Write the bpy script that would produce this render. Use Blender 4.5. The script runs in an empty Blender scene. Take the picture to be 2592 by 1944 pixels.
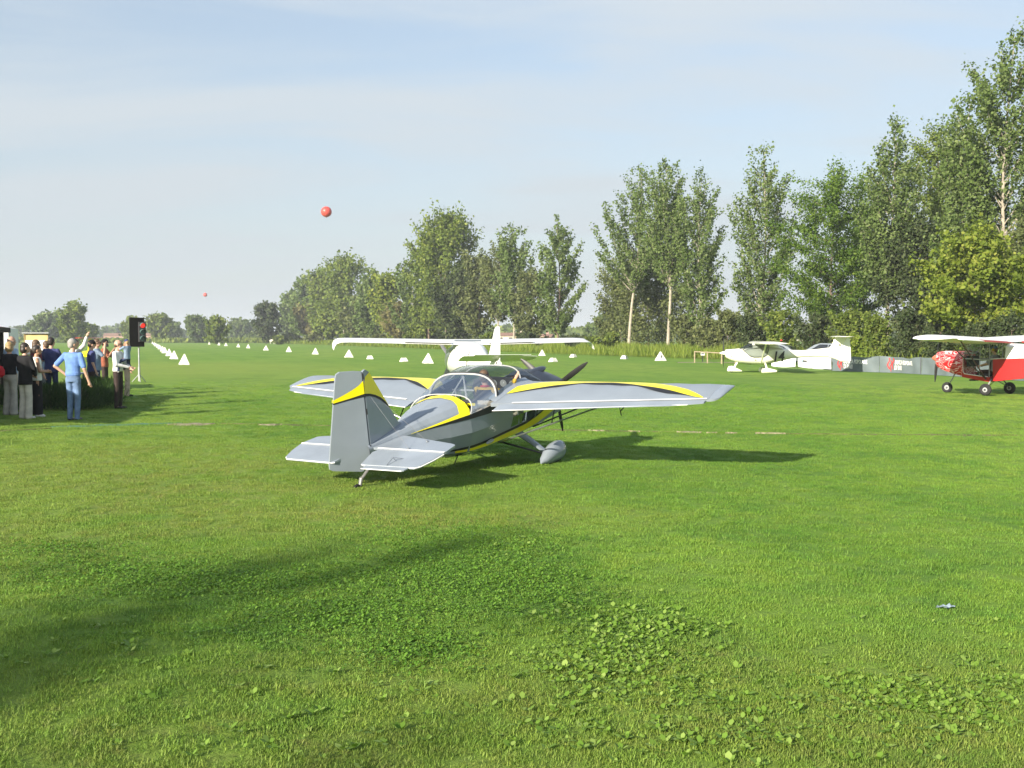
import bpy, bmesh, math, random
import numpy as np
from mathutils import Vector, Matrix, Euler

random.seed(7)
SC = bpy.context.scene
COL = SC.collection
R = math.radians

# ------------------------------------------------------------------ camera
CAM_H, FPX, HORIZON = 1.78, 2700.0, 856.0          # metres, pixels of the 2592 x 1944 photograph
PITCH = math.atan((972.0 - HORIZON) / FPX)
cam_data = bpy.data.cameras.new('camera')
cam_data.sensor_width = 36.0
cam_data.lens = 36.0 * FPX / 2592.0
cam_data.clip_start = 0.1
cam_data.clip_end = 8000.0
cam = bpy.data.objects.new('camera', cam_data)
COL.objects.link(cam)
cam.location = (0, 0, CAM_H)
cam.rotation_euler = (math.pi / 2 - PITCH, 0, 0)
SC.camera = cam

# ------------------------------------------------------------------ sky, sun, exposure
SUN_EL = R(21.5)
SUN_TO = Vector((-0.60, -0.80, 0.0)).normalized()   # horizontal direction towards the sun
SUN_ROT = math.atan2(SUN_TO.x, SUN_TO.y)
world = bpy.data.worlds.new('World')
SC.world = world
world.use_nodes = True
wn, wl = world.node_tree.nodes, world.node_tree.links
wn.clear()
w_out = wn.new('ShaderNodeOutputWorld')
w_bg = wn.new('ShaderNodeBackground')
w_bg.inputs['Strength'].default_value = 0.102
w_sky = wn.new('ShaderNodeTexSky')
w_sky.sky_type = 'NISHITA'
w_sky.sun_disc = False
w_sky.sun_elevation = SUN_EL
w_sky.sun_rotation = SUN_ROT
w_sky.air_density = 1.0
w_sky.dust_density = 1.6
w_sky.ozone_density = 1.6
# thin cirrus veils, in the sky's own directions
w_tc = wn.new('ShaderNodeTexCoord')
w_sep = wn.new('ShaderNodeSeparateXYZ')
wl.new(w_tc.outputs['Generated'], w_sep.inputs[0])
def wmath(op, a, b=None, c=None):
    n = wn.new('ShaderNodeMath'); n.operation = op
    for i, v in enumerate((a, b, c)):
        if v is None: continue
        if isinstance(v, (int, float)): n.inputs[i].default_value = v
        else: wl.new(v, n.inputs[i])
    return n.outputs[0]
w_z = wmath('ADD', wmath('MAXIMUM', w_sep.outputs[2], 0.0), 0.16)
w_cmb = wn.new('ShaderNodeCombineXYZ')
wl.new(wmath('DIVIDE', w_sep.outputs[0], w_z), w_cmb.inputs[0])
wl.new(wmath('DIVIDE', w_sep.outputs[1], w_z), w_cmb.inputs[1])
w_map = wn.new('ShaderNodeMapping')
w_map.inputs['Rotation'].default_value = (0, 0, R(-30))
w_map.inputs['Scale'].default_value = (0.42, 1.15, 1.0)
w_map.inputs['Location'].default_value = (7.9, 0.6, 0)
wl.new(w_cmb.outputs[0], w_map.inputs[0])
w_n1 = wn.new('ShaderNodeTexNoise')
w_n1.inputs['Scale'].default_value = 1.9
w_n1.inputs['Detail'].default_value = 7
w_n1.inputs['Roughness'].default_value = 0.52
w_n1.inputs['Distortion'].default_value = 0.35
wl.new(w_map.outputs[0], w_n1.inputs['Vector'])
w_rmp = wn.new('ShaderNodeMapRange')
w_rmp.interpolation_type = 'SMOOTHSTEP'
w_rmp.inputs['From Min'].default_value = 0.36
w_rmp.inputs['From Max'].default_value = 0.66
w_rmp.inputs['To Max'].default_value = 0.86
wl.new(w_n1.outputs['Fac'], w_rmp.inputs['Value'])
# general milky veil that thickens towards the horizon
w_veil = wn.new('ShaderNodeMapRange')
w_veil.inputs['From Min'].default_value = 0.0
w_veil.inputs['From Max'].default_value = 0.46
w_veil.inputs['To Min'].default_value = 0.92
w_veil.inputs['To Max'].default_value = 0.16
wl.new(w_sep.outputs[2], w_veil.inputs['Value'])
w_cl = wn.new('ShaderNodeMix'); w_cl.data_type = 'RGBA'
wl.new(w_rmp.outputs[0], w_cl.inputs[0])
wl.new(w_sky.outputs[0], w_cl.inputs[6])
w_cl.inputs[7].default_value = (3.62, 3.98, 4.32, 1)
w_mix = wn.new('ShaderNodeMix'); w_mix.data_type = 'RGBA'
wl.new(w_veil.outputs[0], w_mix.inputs[0])
wl.new(w_cl.outputs[2], w_mix.inputs[6])
w_mix.inputs[7].default_value = (2.95, 3.24, 3.42, 1)
wl.new(w_mix.outputs[2], w_bg.inputs['Color'])
wl.new(w_bg.outputs[0], w_out.inputs['Surface'])

sun_data = bpy.data.lights.new('sun', 'SUN')
sun_data.energy = 5.0
sun_data.angle = R(0.55)
sun_data.color = (1.0, 0.91, 0.77)
sun = bpy.data.objects.new('sun', sun_data)
COL.objects.link(sun)
sun.location = (-30, -40, 40)
sdir = Vector((SUN_TO.x * math.cos(SUN_EL), SUN_TO.y * math.cos(SUN_EL), math.sin(SUN_EL)))
sun.rotation_euler = sdir.to_track_quat('Z', 'Y').to_euler()

SC.view_settings.view_transform = 'Standard'
SC.view_settings.look = 'None'
SC.view_settings.exposure = 1.04
SC.view_settings.gamma = 1.0
SC.view_settings.use_curve_mapping = False
SC.render.engine = 'CYCLES'
SC.cycles.max_bounces = 6
SC.cycles.transparent_max_bounces = 12
SC.cycles.volume_bounces = 0

# ------------------------------------------------------------------ pixel helpers
def ray(px, py):
    u, v = (px - 1296.0) / FPX, -(py - 972.0) / FPX
    return Vector((u, math.cos(PITCH) + v * math.sin(PITCH), -math.sin(PITCH) + v * math.cos(PITCH)))
def G(px, py):
    """ground point seen at a pixel"""
    d = ray(px, py)
    return Vector((0, 0, CAM_H)) - d * (CAM_H / d.z)
def AT(px, py, depth):
    d = ray(px, py)
    return Vector((0, 0, CAM_H)) + d * (depth / d.y)

# ------------------------------------------------------------------ materials
def new_mat(name):
    m = bpy.data.materials.new(name); m.use_nodes = True
    nt = m.node_tree; nt.nodes.clear()
    out = nt.nodes.new('ShaderNodeOutputMaterial')
    return m, nt.nodes, nt.links, out
def PM(name, col, rough=0.5, metal=0.0, var=0.10, scale=6.0, bump=0.0, bscale=40.0, spec=0.5, coat=0.0, dirt=None):
    """principled with procedural mottling"""
    m, N, L, out = new_mat(name)
    b = N.new('ShaderNodeBsdfPrincipled')
    b.inputs['Roughness'].default_value = rough
    b.inputs['Metallic'].default_value = metal
    b.inputs['Specular IOR Level'].default_value = spec
    b.inputs['Coat Weight'].default_value = coat
    tc = N.new('ShaderNodeTexCoord')
    nz = N.new('ShaderNodeTexNoise')
    nz.inputs['Scale'].default_value = scale
    nz.inputs['Detail'].default_value = 5
    L.new(tc.outputs['Object'], nz.inputs['Vector'])
    mx = N.new('ShaderNodeMix'); mx.data_type = 'RGBA'
    lo = tuple(max(0, c * (1 - var)) for c in col); hi = tuple(min(1, c * (1 + var)) for c in col)
    if dirt: lo = dirt
    mx.inputs[6].default_value = (*lo, 1); mx.inputs[7].default_value = (*hi, 1)
    mr = N.new('ShaderNodeMapRange')
    mr.inputs['From Min'].default_value = 0.3 if not dirt else 0.25
    mr.inputs['From Max'].default_value = 0.7 if not dirt else 0.5
    L.new(nz.outputs['Fac'], mr.inputs['Value'])
    L.new(mr.outputs[0], mx.inputs[0])
    L.new(mx.outputs[2], b.inputs['Base Color'])
    if bump:
        n2 = N.new('ShaderNodeTexNoise'); n2.inputs['Scale'].default_value = bscale; n2.inputs['Detail'].default_value = 4
        L.new(tc.outputs['Object'], n2.inputs['Vector'])
        bp = N.new('ShaderNodeBump'); bp.inputs['Strength'].default_value = bump; bp.inputs['Distance'].default_value = 0.02
        L.new(n2.outputs['Fac'], bp.inputs['Height']); L.new(bp.outputs[0], b.inputs['Normal'])
    L.new(b.outputs[0], out.inputs['Surface'])
    return m
def GLASS(name, tint=(0.86, 0.92, 0.94), refl=1.0):
    m, N, L, out = new_mat(name)
    t = N.new('ShaderNodeBsdfTransparent'); t.inputs[0].default_value = (*tint, 1)
    g = N.new('ShaderNodeBsdfGlossy'); g.inputs['Roughness'].default_value = 0.04
    f = N.new('ShaderNodeFresnel'); f.inputs['IOR'].default_value = 1.5
    k = N.new('ShaderNodeMath'); k.operation = 'MULTIPLY_ADD'; k.inputs[1].default_value = refl; k.inputs[2].default_value = 0.01
    L.new(f.outputs[0], k.inputs[0])
    mx = N.new('ShaderNodeMixShader')
    L.new(k.outputs[0], mx.inputs[0]); L.new(t.outputs[0], mx.inputs[1]); L.new(g.outputs[0], mx.inputs[2])
    L.new(mx.outputs[0], out.inputs['Surface'])
    return m
def EMIT(name, col, s):
    m, N, L, out = new_mat(name)
    e = N.new('ShaderNodeEmission'); e.inputs[0].default_value = (*col, 1); e.inputs[1].default_value = s
    L.new(e.outputs[0], out.inputs['Surface']); return m
def LEAF(name, cols, trans=0.35, rough=0.6, spec=0.15):
    """cols: dark, mid, light; driven by the per-leaf 'tint' attribute"""
    m, N, L, out = new_mat(name)
    at = N.new('ShaderNodeAttribute'); at.attribute_name = 'tint'
    cr = N.new('ShaderNodeValToRGB')
    cr.color_ramp.elements[0].color = (*cols[0], 1); cr.color_ramp.elements[0].position = 0.0
    cr.color_ramp.elements[1].color = (*cols[2], 1); cr.color_ramp.elements[1].position = 1.0
    e = cr.color_ramp.elements.new(0.5); e.color = (*cols[1], 1)
    L.new(at.outputs['Fac'], cr.inputs[0])
    b = N.new('ShaderNodeBsdfPrincipled')
    b.inputs['Roughness'].default_value = rough; b.inputs['Specular IOR Level'].default_value = spec
    L.new(cr.outputs[0], b.inputs['Base Color'])
    t = N.new('ShaderNodeBsdfTranslucent')
    hs = N.new('ShaderNodeHueSaturation'); hs.inputs['Value'].default_value = 1.3; hs.inputs['Saturation'].default_value = 1.1
    L.new(cr.outputs[0], hs.inputs['Color']); L.new(hs.outputs[0], t.inputs[0])
    mx = N.new('ShaderNodeMixShader'); mx.inputs[0].default_value = trans
    L.new(b.outputs[0], mx.inputs[1]); L.new(t.outputs[0], mx.inputs[2])
    L.new(mx.outputs[0], out.inputs['Surface'])
    return m

# ------------------------------------------------------------------ object helpers
def tag(o, label=None, cat=None, group=None, kind=None):
    if label: o['label'] = label
    if cat: o['category'] = cat
    if group: o['group'] = group
    if kind: o['kind'] = kind
    return o
def empty(name, loc=(0, 0, 0), rz=0.0):
    o = bpy.data.objects.new(name, None); COL.objects.link(o)
    o.empty_display_size = 0.2
    o.location = loc; o.rotation_euler = (0, 0, rz)
    return o
def link(name, me, mat=None, parent=None, loc=None):
    o = bpy.data.objects.new(name, me); COL.objects.link(o)
    if mat is not None:
        for mm in (mat if isinstance(mat, (list, tuple)) else [mat]): me.materials.append(mm)
    if parent is not None: o.parent = parent
    if loc is not None: o.location = loc
    return o
def copy_tree(o, parent=None):
    c = o.copy(); COL.objects.link(c); c.parent = parent
    for ch in list(o.children): copy_tree(ch, c)
    return c
class MB:
    """collects geometry for ONE mesh"""
    def __init__(s): s.v = []; s.f = []
    def add(s, vs, fs):
        k = len(s.v); s.v += [tuple(p) for p in vs]; s.f += [tuple(i + k for i in f) for f in fs]; return s
    def box(s, c, size, rot=None):
        x, y, z = (d / 2 for d in size); vs = []
        for sx, sy, sz in ((-1,-1,-1),(1,-1,-1),(1,1,-1),(-1,1,-1),(-1,-1,1),(1,-1,1),(1,1,1),(-1,1,1)):
            p = Vector((sx * x, sy * y, sz * z))
            if rot is not None: p = rot @ p
            vs.append(p + Vector(c))
        return s.add(vs, [(0,3,2,1),(4,5,6,7),(0,1,5,4),(1,2,6,5),(2,3,7,6),(3,0,4,7)])
    def loft(s, rings, closed=True, cap0=True, cap1=True):
        n = len(rings[0]); vs = [p for r in rings for p in r]; fs = []
        for i in range(len(rings) - 1):
            for j in range(n if closed else n - 1):
                a, b = i * n + j, i * n + (j + 1) % n
                fs.append((a, b, b + n, a + n))
        if closed and cap0: fs.append(tuple(reversed(range(n))))
        if closed and cap1: fs.append(tuple((len(rings) - 1) * n + j for j in range(n)))
        return s.add(vs, fs)
    def tube(s, path, rad, n=8, cap=True, squash=None):
        """path: points, rad: number or list"""
        P = [Vector(p) for p in path]; m = len(P)
        rr = rad if isinstance(rad, (list, tuple)) else [rad] * m
        rings = []; ref = None
        for i, p in enumerate(P):
            d = (P[min(i + 1, m - 1)] - P[max(i - 1, 0)])
            if d.length < 1e-9: d = Vector((0, 0, 1))
            d.normalize()
            if ref is None: ref = Vector((0, 0, 1)) if abs(d.z) < 0.9 else Vector((1, 0, 0))
            a = d.cross(ref).normalized(); b = a.cross(d).normalized(); ref = b
            q = squash or (1, 1)
            rings.append([p + a * (rr[i] * q[0] * math.cos(2 * math.pi * k / n)) + b * (rr[i] * q[1] * math.sin(2 * math.pi * k / n)) for k in range(n)])
        return s.loft(rings, True, cap, cap)
    def ell(s, c, rad, n=12, m=8, rot=None):
        rings = []
        for i in range(m + 1):
            t = math.pi * i / m; ring = []
            st = max(math.sin(t), 0.02)
            for k in range(n):
                p = Vector((rad[0] * st * math.cos(2 * math.pi * k / n), rad[1] * st * math.sin(2 * math.pi * k / n), -rad[2] * math.cos(t)))
                if rot is not None: p = rot @ p
                ring.append(p + Vector(c))
            rings.append(ring)
        return s.loft(rings)
    def cap(s, p0, p1, r0, r1, n=10):
        """tapered capsule"""
        p0, p1 = Vector(p0), Vector(p1); d = (p1 - p0)
        L = d.length; d = d.normalized() if L > 1e-6 else Vector((0, 0, 1))
        ref = Vector((0, 0, 1)) if abs(d.z) < 0.9 else Vector((1, 0, 0))
        a = d.cross(ref).normalized(); b = a.cross(d)
        rings = []
        def ring(c, r): return [c + a * (r * math.cos(2 * math.pi * k / n)) + b * (r * math.sin(2 * math.pi * k / n)) for k in range(n)]
        for t in (80, 50, 20): rings.append(ring(p0 - d * r0 * math.sin(R(t)), r0 * math.cos(R(t))))
        for t in (20, 50, 80): rings.append(ring(p1 + d * r1 * math.sin(R(t)), r1 * math.cos(R(t))))
        return s.loft(rings)
    def prism(s, poly, thick, frame):
        """poly in 2-D extruded; frame maps (a, b, t) to 3-D"""
        n = len(poly)
        vs = [frame(a, b, -thick / 2) for a, b in poly] + [frame(a, b, thick / 2) for a, b in poly]
        fs = [tuple(reversed(range(n))), tuple(range(n, 2 * n))]
        for i in range(n): fs.append((i, (i + 1) % n, n + (i + 1) % n, n + i))
        return s.add(vs, fs)
    def revolve(s, prof, axis_o, axis_d, n=20):
        """prof: (along, radius)"""
        o, d = Vector(axis_o), Vector(axis_d).normalized()
        ref = Vector((0, 0, 1)) if abs(d.z) < 0.9 else Vector((1, 0, 0))
        a = d.cross(ref).normalized(); b = a.cross(d)
        rings = [[o + d * h + (a * math.cos(2 * math.pi * k / n) + b * math.sin(2 * math.pi * k / n)) * r for k in range(n)] for h, r in prof]
        return s.loft(rings)
    def torus(s, c, axis, Rr, r, n=22, m=9):
        d = Vector(axis).normalized(); ref = Vector((0, 0, 1)) if abs(d.z) < 0.9 else Vector((1, 0, 0))
        a = d.cross(ref).normalized(); b = a.cross(d); c = Vector(c); vs = []; fs = []
        for i in range(n):
            t = 2 * math.pi * i / n; e = a * math.cos(t) + b * math.sin(t)
            for j in range(m):
                q = 2 * math.pi * j / m
                vs.append(c + e * (Rr + r * math.cos(q)) + d * (r * math.sin(q)))
        for i in range(n):
            for j in range(m):
                fs.append((i * m + j, ((i + 1) % n) * m + j, ((i + 1) % n) * m + (j + 1) % m, i * m + (j + 1) % m))
        return s.add(vs, fs)
    def mesh(s, name, smooth=True, angle=35):
        me = bpy.data.meshes.new(name); me.from_pydata([tuple(p) for p in s.v], [], s.f)
        bm = bmesh.new(); bm.from_mesh(me)
        bmesh.ops.recalc_face_normals(bm, faces=bm.faces); bm.to_mesh(me); bm.free()
        if smooth:
            me.polygons.foreach_set('use_smooth', [True] * len(me.polygons))
            me.set_sharp_from_angle(angle=R(angle))
        me.update(); return me
    def build(s, name, mat, parent=None, smooth=True, angle=35, loc=None):
        return link(name, s.mesh(name, smooth, angle), mat, parent, loc)

def text_mesh(name, body, size, mat, parent, matrix, extrude=0.004, bold=0.0, shear=0.0, spacing=1.0, xs=1.0, serif=False):
    cu = bpy.data.curves.new(name, 'FONT'); cu.body = body; cu.size = size
    cu.extrude = extrude; cu.offset = bold; cu.shear = shear; cu.space_character = spacing
    cu.resolution_u = 3
    tmp = bpy.data.objects.new(name + '_tmp', cu)
    me = bpy.data.meshes.new_from_object(tmp)
    bpy.data.objects.remove(tmp); bpy.data.curves.remove(cu)
    co = np.empty(len(me.vertices) * 3); me.vertices.foreach_get('co', co); co = co.reshape(-1, 3)
    co[:, 0] *= xs; me.vertices.foreach_set('co', co.ravel())
    me.transform(matrix); me.materials.clear()
    return link(name, me, mat, parent)

def fast_mesh(name, verts, loops_per_face, faces, mat, parent=None, tint=None, smooth=False):
    """numpy arrays to a mesh; faces (M, k)"""
    me = bpy.data.meshes.new(name)
    me.vertices.add(len(verts)); me.vertices.foreach_set('co', np.asarray(verts, np.float32).ravel())
    M = len(faces); k = loops_per_face
    me.loops.add(M * k); me.loops.foreach_set('vertex_index', np.asarray(faces, np.int32).ravel())
    me.polygons.add(M); me.polygons.foreach_set('loop_start', np.arange(0, M * k, k, dtype=np.int32))
    if tint is not None:
        a = me.attributes.new('tint', 'FLOAT', 'FACE'); a.data.foreach_set('value', np.asarray(tint, np.float32))
    if smooth: me.polygons.foreach_set('use_smooth', [True] * M)
    me.update(calc_edges=True)
    return link(name, me, mat, parent)

# =================================================================== GROUND
RUN = Vector((-0.35, 1.0, 0)).normalized()          # runway direction
def field_color(N, L, pos, extra=None):
    """colour of the mown field as a function of world position"""
    def noise(scale, detail=4, rough=0.55, vec=pos):
        n = N.new('ShaderNodeTexNoise'); n.inputs['Scale'].default_value = scale
        n.inputs['Detail'].default_value = detail; n.inputs['Roughness'].default_value = rough
        L.new(vec, n.inputs['Vector']); return n.outputs['Fac']
    def rng(v, a, b, c=0.0, d=1.0):
        m = N.new('ShaderNodeMapRange'); m.interpolation_type = 'SMOOTHSTEP'
        m.inputs['From Min'].default_value = a; m.inputs['From Max'].default_value = b
        m.inputs['To Min'].default_value = c; m.inputs['To Max'].default_value = d
        L.new(v, m.inputs['Value']); return m.outputs[0]
    def mix(f, a, b):
        m = N.new('ShaderNodeMix'); m.data_type = 'RGBA'
        if isinstance(f, float): m.inputs[0].default_value = f
        else: L.new(f, m.inputs[0])
        for i, v in ((6, a), (7, b)):
            if isinstance(v, tuple): m.inputs[i].default_value = (*v, 1)
            else: L.new(v, m.inputs[i])
        return m.outputs[2]
    def blob(cx, cy, rx, ry):
        mp = N.new('ShaderNodeMapping'); mp.vector_type = 'POINT'
        mp.inputs['Location'].default_value = (-cx / rx, -cy / ry, 0)
        mp.inputs['Scale'].default_value = (1 / rx, 1 / ry, 0)
        L.new(pos, mp.inputs[0])
        ln = N.new('ShaderNodeVectorMath'); ln.operation = 'LENGTH'; L.new(mp.outputs[0], ln.inputs[0])
        return rng(ln.outputs['Value'], 0.35, 1.15, 1.0, 0.0)
    def mul(a, b):
        m = N.new('ShaderNodeMath'); m.operation = 'MULTIPLY'
        for i, v in enumerate((a, b)):
            if isinstance(v, float): m.inputs[i].default_value = v
            else: L.new(v, m.inputs[i])
        return m.outputs[0]
    mp = N.new('ShaderNodeMapping'); mp.inputs['Rotation'].default_value = (0, 0, R(-19.3)); mp.inputs['Scale'].default_value = (1.0, 0.16, 1.0)
    L.new(pos, mp.inputs[0])
    band = noise(0.10, 3, 0.5, mp.outputs[0])
    big = noise(0.16, 4); med = noise(0.9, 5, 0.6); fine = noise(9.0, 4, 0.65); tiny = noise(55.0, 3, 0.7)
    c = mix(rng(big, 0.35, 0.65), (0.105, 0.200, 0.024), (0.150, 0.255, 0.032))
    c = mix(mul(rng(band, 0.42, 0.62), 0.75), c, (0.200, 0.270, 0.046))
    c = mix(mul(rng(med, 0.45, 0.62), 0.75), c, (0.082, 0.172, 0.026))
    # dry, olive patches: left of the parked aircraft and the worn fore-edge
    dry = mix(rng(fine, 0.35, 0.65), (0.165, 0.225, 0.034), (0.225, 0.225, 0.060))
    c = mix(mul(mul(blob(-5.5, 13.0, 6.5, 6.5), rng(med, 0.30, 0.62)), 0.85), c, dry)
    c = mix(mul(mul(blob(0.5, 4.7, 4.5, 1.9), rng(med, 0.25, 0.6)), 0.65), c, dry)
    c = mix(mul(mul(blob(-1.0, 10.6, 3.2, 1.2), rng(med, 0.3, 0.6)), 0.75), c, dry)
    c = mix(mul(blob(-22.0, 60.0, 16.0, 26.0), 0.55), c, (0.235, 0.275, 0.055))
    # straw and bare bits
    mid2 = noise(2.6, 4, 0.6)
    c = mix(mul(rng(mid2, 0.50, 0.64), 0.40), c, (0.150, 0.225, 0.040))
    c = mix(mul(rng(mid2, 0.48, 0.36), 0.35), c, (0.070, 0.150, 0.022))
    c = mix(mul(rng(fine, 0.60, 0.72), 0.45), c, (0.19, 0.165, 0.07))
    wv = N.new('ShaderNodeTexWave'); wv.wave_type = 'BANDS'; wv.bands_direction = 'X'; wv.inputs['Scale'].default_value = 0.115; wv.inputs['Distortion'].default_value = 2.5; wv.inputs['Detail'].default_value = 2; wv.inputs['Detail Scale'].default_value = 0.6
    mp2 = N.new('ShaderNodeMapping'); mp2.inputs['Rotation'].default_value = (0, 0, R(-19.3)); L.new(pos, mp2.inputs[0]); L.new(mp2.outputs[0], wv.inputs['Vector'])
    c = mix(mul(rng(wv.outputs['Fac'], 0.35, 0.65), 0.22), c, (0.175, 0.262, 0.044))
    c = mix(mul(rng(tiny, 0.35, 0.60), 0.35), c, (0.066, 0.125, 0.018))
    return c
def ground_material():
    m, N, L, out = new_mat('field_turf')
    g = N.new('ShaderNodeNewGeometry')
    c = field_color(N, L, g.outputs['Position'])
    b = N.new('ShaderNodeBsdfPrincipled'); b.inputs['Roughness'].default_value = 0.85; b.inputs['Specular IOR Level'].default_value = 0.15
    hv = N.new('ShaderNodeHueSaturation'); hv.inputs['Value'].default_value = 1.25; L.new(c, hv.inputs['Color'])
    L.new(hv.outputs[0], b.inputs['Base Color'])
    nz = N.new('ShaderNodeTexNoise'); nz.inputs['Scale'].default_value = 14; nz.inputs['Detail'].default_value = 8; nz.inputs['Roughness'].default_value = 0.7
    L.new(g.outputs['Position'], nz.inputs['Vector'])
    bp = N.new('ShaderNodeBump'); bp.inputs['Strength'].default_value = 0.9; bp.inputs['Distance'].default_value = 0.06
    L.new(nz.outputs['Fac'], bp.inputs['Height']); L.new(bp.outputs[0], b.inputs['Normal'])
    L.new(b.outputs[0], out.inputs['Surface'])
    return m
def blade_material():
    m, N, L, out = new_mat('grass_blade')
    g = N.new('ShaderNodeNewGeometry')
    c = field_color(N, L, g.outputs['Position'])
    oi = N.new('ShaderNodeObjectInfo')
    at = N.new('ShaderNodeAttribute'); at.attribute_name = 'tint'
    hs = N.new('ShaderNodeHueSaturation')
    mr = N.new('ShaderNodeMapRange'); mr.inputs['To Min'].default_value = 1.0; mr.inputs['To Max'].default_value = 1.95
    L.new(at.outputs['Fac'], mr.inputs['Value']); L.new(mr.outputs[0], hs.inputs['Value'])
    mr2 = N.new('ShaderNodeMapRange'); mr2.inputs['To Min'].default_value = 0.486; mr2.inputs['To Max'].default_value = 0.512
    L.new(oi.outputs['Random'], mr2.inputs['Value']); L.new(mr2.outputs[0], hs.inputs['Hue'])
    L.new(c, hs.inputs['Color'])
    b = N.new('ShaderNodeBsdfPrincipled'); b.inputs['Roughness'].default_value = 0.6; b.inputs['Specular IOR Level'].default_value = 0.25
    L.new(hs.outputs[0], b.inputs['Base Color'])
    t = N.new('ShaderNodeBsdfTranslucent'); L.new(hs.outputs[0], t.inputs[0])
    mx = N.new('ShaderNodeMixShader'); mx.inputs[0].default_value = 0.3
    L.new(b.outputs[0], mx.inputs[1]); L.new(t.outputs[0], mx.inputs[2]); L.new(mx.outputs[0], out.inputs['Surface'])
    return m
M_TURF = ground_material(); M_BLADE = blade_material()
gm = MB(); gm.add([(-2400, -300, 0), (2400, -300, 0), (2400, 2600, 0), (-2400, 2600, 0)], [(0, 1, 2, 3)])
tag(gm.build('grass_field', M_TURF, smooth=False), 'mown grass airfield', kind='structure')

# ---- lawn tufts scattered with geometry nodes (nobody could count them)
def tuft_mesh(name, nbl, rad, hmin, hmax, width, seed):
    rng = np.random.default_rng(seed); V = []; F = []; T = []
    for i in range(nbl):
        a, rr = rng.uniform(0, 2 * np.pi), rad * math.sqrt(rng.uniform(0, 1))
        x, y = rr * math.cos(a), rr * math.sin(a)
        h = rng.uniform(hmin, hmax); w = width * rng.uniform(0.7, 1.3)
        la = rng.uniform(0, 2 * np.pi); lean = h * rng.uniform(0.2, 1.1)
        dx, dy = math.cos(la) * lean, math.sin(la) * lean
        sa = la + math.pi / 2 + rng.uniform(-.6, .6); sx, sy = math.cos(sa) * w / 2, math.sin(sa) * w / 2
        k = len(V)
        V += [(x - sx, y - sy, 0), (x + sx, y + sy, 0), (x + dx * .45 + sx * .8, y + dy * .45 + sy * .8, h * .62), (x + dx * .45 - sx * .8, y + dy * .45 - sy * .8, h * .62), (x + dx, y + dy, h * .95), (x + dx * 1.02, y + dy * 1.02, h * .93)]
        F += [(k, k + 1, k + 2, k + 3), (k + 3, k + 2, k + 4, k + 5)]
        t = rng.uniform(0, 1); T += [t * .8, t]
    me = bpy.data.meshes.new(name); me.from_pydata(V, [], F)
    at = me.attributes.new('tint', 'FLOAT', 'FACE'); at.data.foreach_set('value', np.array(T, np.float32))
    return me
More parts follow.
